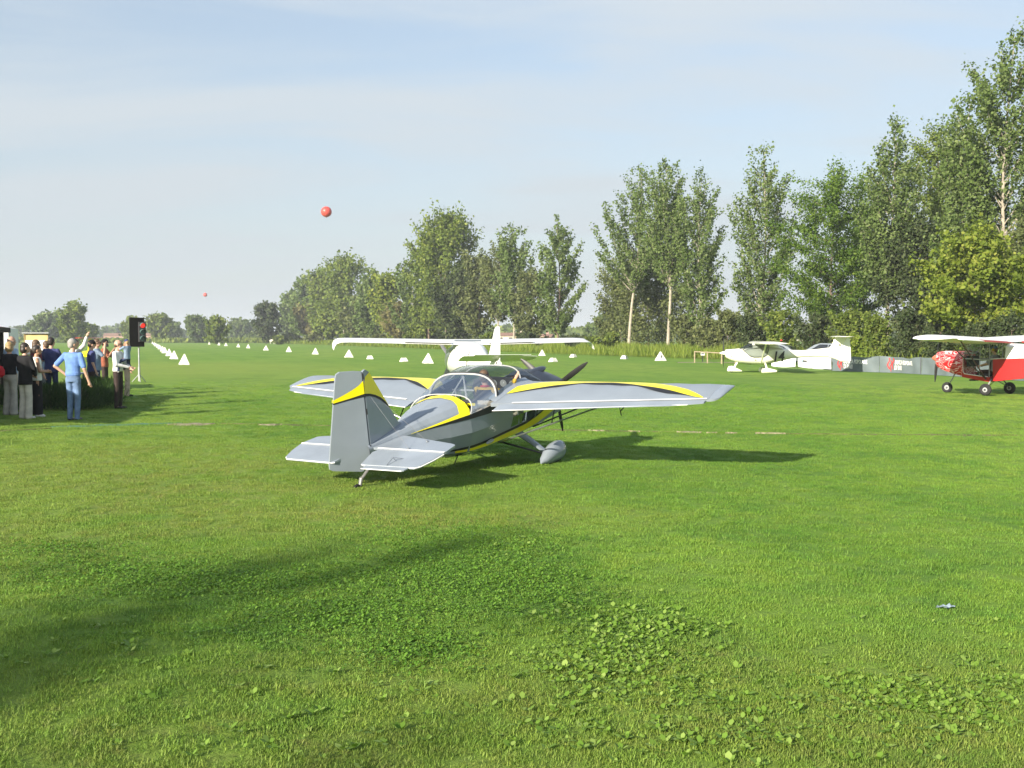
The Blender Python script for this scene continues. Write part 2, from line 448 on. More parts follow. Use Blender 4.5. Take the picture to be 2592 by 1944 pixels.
def scatter(name, me, mat, x0, x1, y0, y1, dens, dref, power, side, smin, smax, sgrow, label, noise_cut=None, seed=0):
    """density dens per m2 at distance dref falling off with distance; only inside a fan |x| < side*y + 3"""
    o = link(name, me, mat)
    tag(o, label, 'grass', kind='stuff')
    nt = bpy.data.node_groups.new(name + '_nodes', 'GeometryNodeTree')
    nt.interface.new_socket('Geometry', in_out='INPUT', socket_type='NodeSocketGeometry')
    nt.interface.new_socket('Geometry', in_out='OUTPUT', socket_type='NodeSocketGeometry')
    N, L = nt.nodes, nt.links
    gi, go = N.new('NodeGroupInput'), N.new('NodeGroupOutput')
    grid = N.new('GeometryNodeMeshGrid')
    grid.inputs['Size X'].default_value = x1 - x0; grid.inputs['Size Y'].default_value = y1 - y0
    grid.inputs['Vertices X'].default_value = 90; grid.inputs['Vertices Y'].default_value = 90
    tr = N.new('GeometryNodeTransform'); tr.inputs['Translation'].default_value = ((x0 + x1) / 2, (y0 + y1) / 2, 0)
    L.new(grid.outputs[0], tr.inputs[0])
    pos = N.new('GeometryNodeInputPosition'); sep = N.new('ShaderNodeSeparateXYZ'); L.new(pos.outputs[0], sep.inputs[0])
    def mth(op, a, b=None):
        n = N.new('ShaderNodeMath'); n.operation = op
        for i, v in enumerate((a, b)):
            if v is None: continue
            if isinstance(v, (int, float)): n.inputs[i].default_value = v
            else: L.new(v, n.inputs[i])
        return n.outputs[0]
    ln = N.new('ShaderNodeVectorMath'); ln.operation = 'LENGTH'; L.new(pos.outputs[0], ln.inputs[0]); d = ln.outputs['Value']
    fall = mth('MINIMUM', mth('POWER', mth('DIVIDE', dref, d), power), 1.3)
    fade = mth('MINIMUM', mth('MAXIMUM', mth('DIVIDE', mth('SUBTRACT', y1, d), y1 * .55), 0.0), 1.0)
    fall = mth('MULTIPLY', fall, fade)
    fan = mth('LESS_THAN', mth('ABSOLUTE', sep.outputs[0]), mth('ADD', mth('MULTIPLY', sep.outputs[1], side), 2.0))
    den = mth('MULTIPLY', mth('MULTIPLY', fall, dens), fan)
    if noise_cut:
        nz = N.new('ShaderNodeTexNoise'); nz.inputs['Scale'].default_value = noise_cut[0]; nz.inputs['Detail'].default_value = 3
        L.new(pos.outputs[0], nz.inputs['Vector'])
        mr = N.new('ShaderNodeMapRange'); mr.inputs['From Min'].default_value = noise_cut[1]; mr.inputs['From Max'].default_value = noise_cut[2]
        mr.inputs['To Min'].default_value = noise_cut[3]; L.new(nz.outputs['Fac'], mr.inputs['Value']); den = mth('MULTIPLY', den, mr.outputs[0])
    dp = N.new('GeometryNodeDistributePointsOnFaces'); L.new(tr.outputs[0], dp.inputs['Mesh']); L.new(den, dp.inputs['Density']); dp.inputs['Seed'].default_value = seed
    io = N.new('GeometryNodeInstanceOnPoints'); L.new(dp.outputs['Points'], io.inputs['Points']); L.new(gi.outputs[0], io.inputs['Instance'])
    rv = N.new('FunctionNodeRandomValue'); rv.data_type = 'FLOAT_VECTOR'
    rv.inputs[0].default_value = (-.12, -.12, 0); rv.inputs[1].default_value = (.12, .12, 6.283)
    L.new(rv.outputs[0], io.inputs['Rotation'])
    rs = N.new('FunctionNodeRandomValue'); rs.data_type = 'FLOAT'; rs.inputs[2].default_value = smin; rs.inputs[3].default_value = smax
    L.new(mth('MULTIPLY', rs.outputs[1], mth('ADD', 1.0, mth('MULTIPLY', mth('MAXIMUM', mth('SUBTRACT', d, dref), 0.0), sgrow))), io.inputs['Scale'])
    sm = N.new('GeometryNodeSetMaterial'); sm.inputs['Material'].default_value = mat
    L.new(io.outputs[0], sm.inputs[0]); L.new(sm.outputs[0], go.inputs[0])
    md = o.modifiers.new('scatter', 'NODES'); md.node_group = nt
    return o
scatter('lawn_grass', tuft_mesh('lawn_grass', 76, 0.085, 0.008, 0.022, 0.0034, 1), M_BLADE, -28, 28, 3.2, 46, 150, 6.0, 1.25, 0.56, 0.7, 1.35, 0.022, 'short mown grass of the airfield')
scatter('longer_grass', tuft_mesh('longer_grass', 24, 0.06, 0.016, 0.042, 0.0034, 2), M_BLADE, -28, 28, 3.2, 40, 34, 6.0, 1.1, 0.56, 0.7, 1.3, 0.02, 'longer grass tufts standing out of the mown turf', noise_cut=(0.9, 0.48, 0.66, 0.12), seed=3)

# ---- broad-leaved weeds and clover (uncountable ground cover)
M_WEED = LEAF('weed_leaf', ((0.105, 0.200, 0.024), (0.155, 0.265, 0.038), (0.270, 0.370, 0.090)), 0.25, 0.45)
M_CLOVER = LEAF('clover_leaf', ((0.080, 0.180, 0.022), (0.115, 0.235, 0.030), (0.170, 0.295, 0.045)), 0.25, 0.5)
def leaf_cards(P, D, Nn, size, aspect, fold):
    """quads: base P, direction D, normal Nn"""
    W = np.cross(D, Nn); W /= np.linalg.norm(W, axis=1, keepdims=True) + 1e-9
    s = size[:, None]; hw = s * aspect * 0.5
    a = P; b = P + D * s * .5 + W * hw + Nn * s * fold; c = P + D * s; d = P + D * s * .5 - W * hw + Nn * s * fold
    V = np.stack([a, b, c, d], 1).reshape(-1, 3)
    return V, np.arange(len(V)).reshape(-1, 4)
rng = np.random.default_rng(11)
def weeds(name, patches, mat, nleaf, smin, smax, label, rise, extra=()):
    C = []
    for (px, py, rx, ry, n) in patches:
        c = G(px, py); ex = G(px + rx, py).x - c.x; ey = abs(G(px, py - ry).y - c.y)
        q = rng.normal(size=(n, 2)) * 0.55
        C.append(np.stack([c.x + q[:, 0] * ex, c.y + q[:, 1] * ey, np.zeros(n)], 1))
    C = np.concatenate(C); n = len(C)
    P = np.repeat(C, nleaf, 0); k = len(P)
    a = np.tile(np.arange(nleaf) * 2 * np.pi / nleaf, n) + np.repeat(rng.uniform(0, 6.28, n), nleaf) + rng.normal(0, .25, k)
    el = rng.uniform(.15, 1.0, k)
    D = np.stack([np.cos(a) * np.cos(el), np.sin(a) * np.cos(el), np.sin(el)], 1)
    Nn = np.stack([-np.cos(a) * np.sin(el), -np.sin(a) * np.sin(el), np.cos(el)], 1)
    s = rng.uniform(smin, smax, k) * np.repeat(rng.uniform(.6, 1.25, n), nleaf)
    P[:, 2] += rise * rng.uniform(0.4, 1.0, k); P[:, :2] += D[:, :2] * s[:, None] * .25
    W = np.cross(D, Nn); q = s[:, None]
    pts = [P, P + D * q * .22 + W * q * .26, P + D * q * .62 + W * q * .34 - Nn * q * .05, P + D * q - Nn * q * .16, P + D * q * .62 - W * q * .34 - Nn * q * .05, P + D * q * .22 - W * q * .26]
    V = np.stack(pts, 1).reshape(-1, 3); F = np.arange(len(V)).reshape(-1, 6)
    o = fast_mesh(name, V, 6, F, mat, tint=np.clip(rng.normal(.5, .25, k), 0, 1))
    tag(o, label, 'weeds', kind='stuff')
weeds('broadleaf_weeds', [(1590, 1605, 190, 75, 420), (1720, 1590, 90, 30, 80), (1500, 1690, 170, 60, 240), (2330, 1780, 230, 75, 330), (2560, 1740, 90, 60, 90), (1800, 1790, 260, 90, 110), (2480, 1600, 200, 80, 14), (1450, 1850, 420, 90, 70), (1900, 1880, 400, 50, 60), (700, 1860, 400, 70, 30), (250, 1640, 240, 70, 30), (1350, 1400, 130, 40, 90), (900, 1700, 500, 120, 34)], M_WEED, 5, 0.018, 0.040, 'pale broad-leaved weeds spreading in the foreground turf', 0.016)
weeds('clover_patches', [(300, 1450, 330, 45, 1500), (600, 1480, 330, 40, 1500), (1150, 1400, 300, 80, 2600), (850, 1570, 280, 55, 1500), (1180, 1480, 260, 70, 1800), (150, 1390, 180, 22, 450), (1050, 1650, 150, 45, 700), (1400, 1480, 130, 60, 700)], M_CLOVER, 4, 0.012, 0.024, 'dark green clover growing in mats across the foreground turf', 0.028)

# ---- the worn line with bare soil that crosses the field, and the scrap of green mesh on it
M_SOIL = PM('dry_soil', (0.25, 0.215, 0.135), 0.95, var=0.35, scale=9, bump=0.8, bscale=30)
def ragged_strip(name, pts, label, mat, zmax, seed):
    r2 = np.random.default_rng(seed); b = MB(); rings = []
    for x, y, w in pts:
        j = r2.normal(0, .18, 2) * w
        rings.append([(x, y - w / 2 + j[0], 0.001), (x, y - w * .2 + j[0], zmax), (x, y + w * .25 + j[1], zmax * .9), (x, y + w / 2 + j[1], 0.001)])
    b.loft(rings, False); o = b.build(name, mat); tag(o, label, kind='structure'); return o
def strip_px(pxs, w):
    out = []
    for i, (px, py) in enumerate(pxs):
        g = G(px, py); k = math.sin(math.pi * (i + .35) / (len(pxs) - .3)); out.append((g.x, g.y, w * max(.12, k)))
    return out
def lin(a, b, n): return [(a[0] + (b[0] - a[0]) * i / (n - 1), a[1] + (b[1] - a[1]) * i / (n - 1)) for i in range(n)]
for i, (a, b_, w) in enumerate([((425, 1076), (545, 1074), .55), ((655, 1077), (716, 1076), .28), ((1488, 1091), (1530, 1092), .16), ((1712, 1095), (1776, 1096), .22), ((1788, 1097), (1815, 1097), .16), ((1836, 1097), (1866, 1098), .10), ((1912, 1098), (1988, 1099), .13), ((1590, 1093), (1620, 1094), .08)]):
    ragged_strip('bare_soil', strip_px(lin(a, b_, 9), w), 'bare pale soil worn through the turf', M_SOIL, 0.028, 20 + i)
M_NET = PM('green_mesh', (0.06, 0.17, 0.09), 0.7, var=0.25, scale=20, bump=0.5)
o = ragged_strip('ground_mesh', strip_px(lin((130, 1081), (462, 1071), 16), .5), 'strip of green plastic ground mesh', M_NET, 0.016, 41)
del o['kind']; tag(o, 'faded green plastic mesh strip lying in front of the spectators', 'mesh')
M_RUT = PM('turf_rut', (0.10, 0.105, 0.035), 0.95, var=0.4, scale=5, bump=0.8)
for i, (a, b_) in enumerate([((560, 1073), (860, 1079)), ((1270, 1087), (1720, 1095)), ((1990, 1099), (2700, 1104)), ((-60, 1096), (130, 1085))]):
    ragged_strip('rut', strip_px(lin(a, b_, 14), .13), 'shallow worn rut across the field', M_RUT, 0.02, 60 + i)

# =================================================================== TREES
M_BARK_PALE = PM('pale_bark', (0.36, 0.32, 0.25), 0.9, var=0.3, scale=3.0, bump=0.6, bscale=12)
M_BARK = PM('brown_bark', (0.16, 0.12, 0.085), 0.95, var=0.35, scale=3.0, bump=0.8, bscale=12)
LEAVES = {
 'poplar': LEAF('poplar_leaf', ((0.066, 0.108, 0.026), (0.122, 0.178, 0.048), (0.225, 0.275, 0.110)), 0.32, 0.6, 0.15),
 'green':  LEAF('green_leaf', ((0.072, 0.116, 0.023), (0.144, 0.196, 0.036), (0.256, 0.297, 0.065)), 0.32),
 'locust': LEAF('locust_leaf', ((0.045, 0.090, 0.014), (0.092, 0.160, 0.022), (0.175, 0.245, 0.042)), 0.38),
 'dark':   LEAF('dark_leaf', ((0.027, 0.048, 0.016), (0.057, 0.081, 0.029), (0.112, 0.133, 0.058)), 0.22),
 'olive':  LEAF('olive_leaf', ((0.072, 0.095, 0.032), (0.125, 0.152, 0.052), (0.210, 0.228, 0.095)), 0.30),
 'yellow': LEAF('yellow_leaf', ((0.085, 0.125, 0.016), (0.170, 0.225, 0.030), (0.310, 0.330, 0.065)), 0.35),
 'brown':  LEAF('rust_leaf', ((0.095, 0.090, 0.034), (0.160, 0.152, 0.055), (0.250, 0.230, 0.090)), 0.30),
 'grass':  LEAF('tall_grass_leaf', ((0.098, 0.155, 0.022), (0.172, 0.236, 0.033), (0.276, 0.310, 0.066)), 0.35),
 'hedge':  LEAF('hedge_leaf', ((0.018, 0.045, 0.012), (0.035, 0.075, 0.018), (0.075, 0.125, 0.030)), 0.25),
}
PROF = {  # crown radius (0..1) against height in the crown (0..1)
 'poplar': [(0, .35), (.12, .75), (.35, 1.0), (.6, .92), (.8, .72), (.93, .46), (1, .10)],
 'spread': [(0, .45), (.15, .85), (.4, 1.0), (.65, .92), (.85, .62), (1, .15)],
 'round':  [(0, .55), (.2, .95), (.5, 1.0), (.75, .8), (.92, .45), (1, .1)],
 'column': [(0, .6), (.3, .95), (.6, 1.0), (.85, .7), (1, .15)],
}
def interp(p, t):
    for (a, va), (b, vb) in zip(p, p[1:]):
        if t <= b: return va + (vb - va) * (t - a) / (b - a)
    return p[-1][1]
def tree(name, label, loc, height, radius, base, kind, prof='poplar', leaf=0.22, n=9000, up=50, bark=None, lean=(0, 0), nlimb=26, clump=0.9, seed=1, group=None, cat='tree', trunk_r=None, flat=1.0, fill=0.25):
    rg = np.random.default_rng(seed)
    root = empty(name, loc); tag(root, label, cat, group); clump = min(clump, height * .10); n = int(n * 1.75); radius *= 1.12
    if name == 'poplar_tree': clump *= .62; nlimb = int(nlimb * 1.55); up += 2; fill *= .5; radius *= 1.08; n = int(n * .92)
    tr = trunk_r or height * 0.0085
    # leader
    zs = np.linspace(0, height * .96, 12); ph = rg.uniform(0, 6.28, 2)
    def axis(z):
        t = z / height; b = 1 - min(1, t * 1.6)
        return Vector((lean[0] * (1 - t) ** 1.5 * -1 + math.sin(t * 5 + ph[0]) * .012 * height * (t > 0) * min(1, t * 3), lean[1] * b * -1 + math.sin(t * 4 + ph[1]) * .012 * height * min(1, t * 3), z))
    tm = MB()
    tm.tube([axis(z) for z in zs], [max(.02, tr * (1.25 if i == 0 else 1) * (1 - .93 * z / height)) for i, z in enumerate(zs)], 8)
    P = []; Dv = []; Wt = []
    ch = height * (1 - base)
    for i in range(nlimb):
        t = (i + rg.uniform(.1, .9)) / nlimb
        zb = height * base * .85 + ch * .92 * t
        az = i * 2.39996 + rg.normal(0, .35)
        rl = radius * interp(PROF[prof], min(1, t * .95 + .04)) * rg.uniform(.55, 1.15)
        ua = R(up + rg.normal(0, 7) + 12 * t)
        ln = rl / max(.25, math.cos(ua)); ln = min(ln, (height - zb) * 1.05 + .6)
        if name == 'poplar_tree': zb = max(height * base * .82, zb - ln * math.sin(ua) * .62)
        st = axis(zb * .98); d = Vector((math.cos(az) * math.cos(ua), math.sin(az) * math.cos(ua), math.sin(ua)))
        mid = st + d * ln * .5 + Vector((0, 0, -.06 * ln)); en = st + d * ln
        if en.z > height: en.z = height - rg.uniform(0, .4)
        r0 = tr * .36 * (1 - .7 * t)
        tm.tube([st, mid, en], [max(.02, r0), max(.014, r0 * .6), .008], 5, cap=False)
        nc = max(2, int(ln / (clump * .75)))
        for k in range(nc):
            q = .32 + .68 * (k + rg.uniform(0, 1)) / nc
            c = (st.lerp(mid, q * 2) if q < .5 else mid.lerp(en, q * 2 - 1))
            c = c + Vector(rg.normal(0, clump * .22, 3))
            P.append(c); Dv.append(d); Wt.append(rg.uniform(.6, 1.3) * (1.15 - .45 * t))
    nf = int(len(P) * fill)
    for i in range(nf):
        t = rg.uniform(0.02, .97); z = height * base + ch * t; rr = radius * interp(PROF[prof], t) * math.sqrt(rg.uniform(.05, .95)); a = rg.uniform(0, 6.28)
        c = axis(z) + Vector((math.cos(a) * rr, math.sin(a) * rr, 0)); P.append(c); Dv.append(Vector((math.cos(a) * .5, math.sin(a) * .5, .8)).normalized()); Wt.append(rg.uniform(.6, 1.2))
    for k in range(5):
        P.append(axis(height * (.9 + .02 * k))); Dv.append(Vector((0, 0, 1))); Wt.append(.55)
    tm.build('trunk', bark or M_BARK, root)
    P = np.array(P); Dv = np.array(Dv); Wt = np.array(Wt); Wt /= Wt.sum()
    idx = rg.choice(len(P), size=n, p=Wt); ct = rg.uniform(-.18, .18, len(P))
    off = rg.normal(0, clump * .36, (n, 3)); off[:, 2] *= .8 * flat
    al = rg.normal(0, clump * .55, n)[:, None] * Dv[idx]
    C = P[idx] + off + al
    C[:, 2] = np.where(C[:, 2] < .25, .25 + rg.uniform(0, .3, n), C[:, 2])
    outw = off / (np.linalg.norm(off, axis=1, keepdims=True) + 1e-6)
    Nn = rg.normal(0, .7, (n, 3)) + outw * .5 + np.array([0, 0, .45]); Nn /= np.linalg.norm(Nn, axis=1, keepdims=True)
    D = rg.normal(0, 1, (n, 3)) + np.array([0, 0, -.3]); D -= Nn * (D * Nn).sum(1, keepdims=True); D /= np.linalg.norm(D, axis=1, keepdims=True)
    s = leaf * 1.1 * rg.uniform(.6, 1.4, n)
    V, F = leaf_cards(C - D * s[:, None] * .5, D, Nn, s, .78, .08)
    tint = np.clip(rg.normal(.5, .2, n) + ct[idx], 0, 1)
    fast_mesh('crown', V, 4, F, LEAVES[kind], root, tint)
    return root
def row_depth(px): return 57.7 / ((px - 1296.0) / FPX + 0.35)
def tree_px(px, top, hw, label, kind, depth=None, base=.2, name='poplar_tree', lean_px=0, **k):
    d = depth or row_depth(px); x = (px - 1296.0) / FPX * d
    h = CAM_H + (HORIZON - top) / FPX * d; r = hw / FPX * d
    k.setdefault('seed', int(px * 7 + top))
    k.setdefault('leaf', max(.16, .0026 * d))
    return tree(name, label, (x + lean_px / FPX * d, d, 0), h, r, base, kind, lean=(lean_px / FPX * d, 0), **k)
PB = M_BARK_PALE
tree_px(2545, 70, 135, 'tallest poplar of the row, rising above the red aircraft', 'poplar', 72, .25, n=19000, nlimb=40, bark=PB, up=46, leaf=.2)
tree_px(2440, 240, 70, 'slim poplar with an open ragged top beside the tallest poplar', 'poplar', 75, .3, n=7500, nlimb=26, bark=PB, up=52, leaf=.2)
tree_px(2470, 585, 118, 'broad tree with yellowing leaves over the grey banner', 'yellow', 64, .28, name='broadleaf_tree', prof='round', n=11000, up=18, nlimb=30, leaf=.22, flat=.5, clump=.8)
tree_px(2590, 560, 120, 'dense green tree behind the red aircraft', 'olive', 68, .15, name='broadleaf_tree', prof='round', n=9000, up=25, nlimb=26)
tree_px(2245, 296, 72, 'poplar with a bare pale trunk behind the banner', 'poplar', 82, .3, n=9500, nlimb=30, bark=PB, up=50, lean_px=8, leaf=.2)
tree_px(2370, 325, 112, 'dark feathery locust tree between two poplars', 'green', 92, .25, name='locust_tree', prof='spread', n=12000, up=28, nlimb=30, flat=.5, leaf=.2)
tree_px(2105, 430, 135, 'bright green feathery locust tree behind the silver car', 'locust', 88, .2, name='locust_tree', prof='spread', n=17000, up=24, nlimb=36, flat=.42, leaf=.17, clump=1.1)
tree_px(2185, 520, 90, 'locust tree leaning out beside the brightest locust', 'locust', 94, .2, name='locust_tree', prof='spread', n=8000, up=26, nlimb=24, flat=.45, leaf=.18)
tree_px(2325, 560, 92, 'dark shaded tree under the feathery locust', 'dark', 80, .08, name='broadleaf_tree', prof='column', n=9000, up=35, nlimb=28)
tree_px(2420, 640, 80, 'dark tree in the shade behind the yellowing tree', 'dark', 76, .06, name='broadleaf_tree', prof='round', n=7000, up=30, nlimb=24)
tree_px(1912, 368, 76, 'tall open poplar standing alone behind the white aircraft numbered 14', 'poplar', 100, .18, n=9000, nlimb=36, bark=PB, up=48, lean_px=24, fill=.1, leaf=.21)
tree_px(1590, 422, 82, 'poplar with a pale trunk leaning to the runway', 'poplar', 125, .40, n=7500, nlimb=28, bark=PB, up=46, lean_px=30, leaf=.24)
tree_px(1690, 405, 66, 'poplar with the straightest bare pale trunk, middle of three', 'poplar', 117, .42, n=7500, nlimb=28, bark=PB, up=56, leaf=.24)
tree_px(1772, 425, 62, 'leafy poplar clothed almost to the ground beside the straight pale trunk', 'poplar', 112, .2, n=8500, nlimb=32, bark=PB, up=54, leaf=.22)
tree_px(1640, 640, 122, 'wide grey-green willow under the three poplars', 'olive', 132, .05, name='willow_tree', prof='round', n=13000, up=35, nlimb=36, leaf=.26, clump=1.3)
tree_px(1570, 740, 55, 'small olive-green willow at the gap in the tree row', 'olive', 140, .05, name='willow_tree', prof='round', n=4500, up=35, nlimb=20, leaf=.28)
tree_px(1412, 545, 60, 'lone open poplar at the gap in the tree row', 'poplar', 147, .15, n=6500, nlimb=32, bark=M_BARK, up=42, leaf=.3, fill=.08)
tree_px(1300, 568, 60, 'poplar with two pale stems among the darker trees', 'poplar', 166, .3, n=6000, nlimb=26, bark=PB, up=50, leaf=.34)
tree_px(1255, 600, 48, 'thin poplar with a leaning pale trunk beside the oak', 'olive', 172, .3, n=4500, nlimb=22, bark=PB, up=45, leaf=.34, lean_px=14)
tree_px(1350, 690, 46, 'rust-tinged bushy tree between two poplars', 'olive', 158, .04, name='broadleaf_tree', prof='round', n=4500, up=35, nlimb=22, leaf=.34)
tree_px(1130, 540, 80, 'broad tall green tree, the highest of the middle group', 'green', 202, .1, name='broadleaf_tree', prof='column', n=9000, up=45, nlimb=34, leaf=.46, clump=1.6)
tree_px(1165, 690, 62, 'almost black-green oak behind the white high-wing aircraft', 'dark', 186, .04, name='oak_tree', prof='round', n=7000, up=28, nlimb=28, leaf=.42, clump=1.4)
tree_px(1045, 640, 52, 'grey-green poplar on the flank of the broad green tree', 'poplar', 225, .15, n=5000, nlimb=26, up=45, leaf=.46, bark=PB)
tree_px(1085, 575, 46, 'upright green tree beside the highest tree of the middle group', 'green', 212, .1, name='broadleaf_tree', prof='column', n=4500, nlimb=24, up=50, leaf=.46)
tree_px(1215, 640, 50, 'olive tree filling between the oak and the thin poplar', 'olive', 180, .08, name='broadleaf_tree', prof='column', n=4500, nlimb=24, up=40, leaf=.4)
for px, top, hw, kd, dd, lb in ((985, 700, 38, 'yellow', 245, 'yellow-green young tree in the far stand'), (940, 682, 46, 'poplar', 262, 'grey-green poplar at the head of the far stand'), (872, 655, 62, 'green', 296, 'highest green tree of the far stand'), (818, 690, 46, 'green', 330, 'rounded green tree next to the highest of the far stand'), (772, 702, 40, 'poplar', 365, 'pale grey poplar towards the end of the far stand'), (742, 735, 30, 'poplar', 400, 'last poplar at the far end of the tree row')):
    tree_px(px, top, hw, lb, kd, dd, .1, n=4200, nlimb=26, up=45, leaf=.0024 * dd, clump=2.0, prof='column', bark=PB, name='poplar_tree' if kd == 'poplar' else 'broadleaf_tree')
for px, top, hw, kd, dd, lb in ((1015, 770, 42, 'brown', 232, 'low rust-brown tree before the far stand'), (905, 760, 50, 'olive', 270, 'olive bush-like tree below the far stand'), (840, 770, 40, 'green', 300, 'low green tree below the far stand'), (790, 775, 40, 'brown', 345, 'low brownish tree near the end of the far stand'), (1080, 770, 45, 'green', 215, 'low yellow-green tree below the broad green tree')):
    tree_px(px, top, hw, lb, kd, dd, .03, n=2800, nlimb=20, up=35, leaf=.0024 * dd, clump=1.8, prof='round', name='broadleaf_tree')
# trees far off on the plain
for px, top, hw, kd, dd, lb in ((186, 770, 30, 'green', 330, 'single dark poplar-shaped tree beyond the notice board'), (676, 772, 34, 'dark', 335, 'single round dark tree at the end of the runway'), (550, 806, 30, 'green', 300, 'yellow-green rounded tree beside the runway end'), (497, 803, 26, 'poplar', 400, 'pale tree between two rounded trees at the runway end'), (402, 799, 32, 'green', 430, 'broad tree behind the traffic light'), (440, 818, 20, 'poplar', 480, 'small hazy tree beside the broad tree behind the traffic light'), (336, 806, 26, 'green', 450, 'tree with the farm building at its foot'), (110, 800, 34, 'poplar', 430, 'rounded hazy tree beyond the white tent'), (138, 796, 28, 'poplar', 440, 'taller hazy tree beyond the white tent'), (225, 824, 20, 'green', 380, 'low tree next to the single dark poplar-shaped tree'), (608, 812, 30, 'poplar', 520, 'hazy tree before the single round dark tree'), (1538, 800, 34, 'poplar', 290, 'hazy tree seen through the gap in the tree row'), (1500, 822, 24, 'poplar', 330, 'low hazy tree seen through the gap in the tree row')):
    tree_px(px, top, hw, lb, kd, dd, .06, n=3000, nlimb=24, up=40, leaf=.0023 * dd, clump=1.9, prof='round', name='field_tree')
k = 0
for px, top, hw, dd in ((62, 828, 16, 700), (40, 830, 14, 750), (20, 832, 16, 760), (240, 828, 14, 820), (270, 829, 16, 850), (300, 824, 22, 800), (255, 838, 18, 700), (460, 836, 16, 760), (520, 838, 18, 700), (585, 830, 22, 640), (632, 828, 24, 660), (720, 812, 18, 560), (650, 842, 24, 480), (205, 838, 14, 600), (370, 836, 18, 700)):
    k += 1
    tree_px(px, top, hw, 'small blue-grey tree on the hazy horizon', 'poplar', dd, .02, n=900, nlimb=16, up=35, leaf=.0026 * dd, clump=2.4, prof='round', name='distant_tree', group='trees on the hazy horizon')

# shrubs under the tree row
SHR = 0
SHRUB_LABELS = ['olive shrub below the leafy poplar with foliage to the ground', 'dark shrub under the open poplar behind aircraft 14', 'olive shrub between the leafy poplar and the rail fence', 'bright shrub behind the cabin of aircraft 14', 'dark shrub behind the silver cars', 'green shrub beside the tail of aircraft 14', 'green shrub at the start of the grey banner', 'dark shrub behind the first banner lettering', 'low yellow-green bush at the foot of the banner near the tail of aircraft 14', 'dark shrub behind the second banner lettering', 'dark shrub under the yellowing tree', 'dark shrub behind the red aircraft cabin', 'small green shrub at the gap in the tree row', 'dark low shrub beside the lone poplar at the gap', 'olive shrub behind the tall grass and poplar trunks', 'low green shrub in the open gap of the tree row', 'dark low shrub below the rust-tinged tree', "green shrub below the almost black-green oak's edge", 'green shrub below the grey-green poplar flank', 'olive shrub below the yellow-green young tree', 'green shrub below the highest tree of the far stand', 'olive shrub near the end of the far stand', 'green shrub at the last poplar of the row', 'tiny green shrub beside the grazing cows']
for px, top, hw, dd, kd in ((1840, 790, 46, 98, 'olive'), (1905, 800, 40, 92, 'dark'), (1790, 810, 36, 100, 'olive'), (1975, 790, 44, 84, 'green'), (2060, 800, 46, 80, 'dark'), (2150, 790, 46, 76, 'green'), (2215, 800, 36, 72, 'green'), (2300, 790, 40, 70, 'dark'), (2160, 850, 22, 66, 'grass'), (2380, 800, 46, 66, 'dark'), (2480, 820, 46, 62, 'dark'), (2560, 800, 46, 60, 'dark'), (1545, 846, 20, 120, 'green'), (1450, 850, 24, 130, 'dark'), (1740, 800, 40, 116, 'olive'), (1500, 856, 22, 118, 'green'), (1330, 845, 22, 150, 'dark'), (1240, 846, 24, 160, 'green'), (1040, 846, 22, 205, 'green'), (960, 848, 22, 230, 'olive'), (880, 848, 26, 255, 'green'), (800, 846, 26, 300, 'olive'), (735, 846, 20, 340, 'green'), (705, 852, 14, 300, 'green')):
    SHR += 1
    tree_px(px, top, hw, SHRUB_LABELS[SHR - 1], kd, dd, .02, n=2600, nlimb=18, up=38, leaf=max(.12, .0022 * dd), clump=.55, prof='round', name='shrub', cat='shrub', group='shrubs below the tree row', trunk_r=.05)

# tall grass bank along the tree row
def tall_grass(name, label, pts, n, hmin, hmax, seed, spread, w=.05, kind='grass'):
    rg = np.random.default_rng(seed); pts = np.array(pts, float); seg = rg.integers(0, len(pts) - 1, n); t = rg.uniform(0, 1, n)[:, None]
    C = pts[seg] * (1 - t) + pts[seg + 1] * t
    C = C + np.stack([rg.normal(0, spread, n), rg.normal(0, spread * .8, n), np.zeros(n)], 1); C[:, 2] = 0
    hh = rg.uniform(hmin, hmax, n) * (.7 + .5 * np.sin(C[:, 0] * .9) ** 2)
    D = np.stack([rg.normal(0, .28, n), rg.normal(0, .28, n), np.ones(n)], 1); D /= np.linalg.norm(D, axis=1, keepdims=True)
    Nn = rg.normal(0, 1, (n, 3)); Nn -= D * (Nn * D).sum(1, keepdims=True); Nn /= np.linalg.norm(Nn, axis=1, keepdims=True)
    V, F = leaf_cards(C, D, Nn, hh, w, .05)
    o = fast_mesh(name, V, 4, F, LEAVES[kind], tint=np.clip(rg.normal(.5, .25, n), 0, 1)); tag(o, label, 'grass', kind='stuff')
def rowpt(d, off): return (57.7 - .35 * d + off, d, 0)
tall_grass('tall_grass', 'tall unmown grass below the poplars', [rowpt(70, -3), rowpt(85, -4), rowpt(100, -6), rowpt(115, -6), rowpt(130, -5), rowpt(150, -5)], 60000, .4, 1.3, 5, 2.6, .05)
tall_grass('tall_grass', 'rough grass strip along the far tree row', [rowpt(150, -4), rowpt(190, -4), rowpt(240, -4), rowpt(300, -4), rowpt(380, -4)], 26000, .4, 1.4, 6, 3.0, .14)
tall_grass('tall_grass', 'rough grass and reeds along the ditch at the runway end', [(-190, 430, 0), (-150, 420, 0), (-110, 410, 0), (-78, 395, 0)], 9000, .8, 2.0, 8, 4.0, .8, 'green')
tall_grass('tall_grass', 'rough grass strip beyond the spectators', [(-260, 440, 0), (-190, 430, 0)], 5000, .8, 2.2, 9, 5.0, .8, 'green')
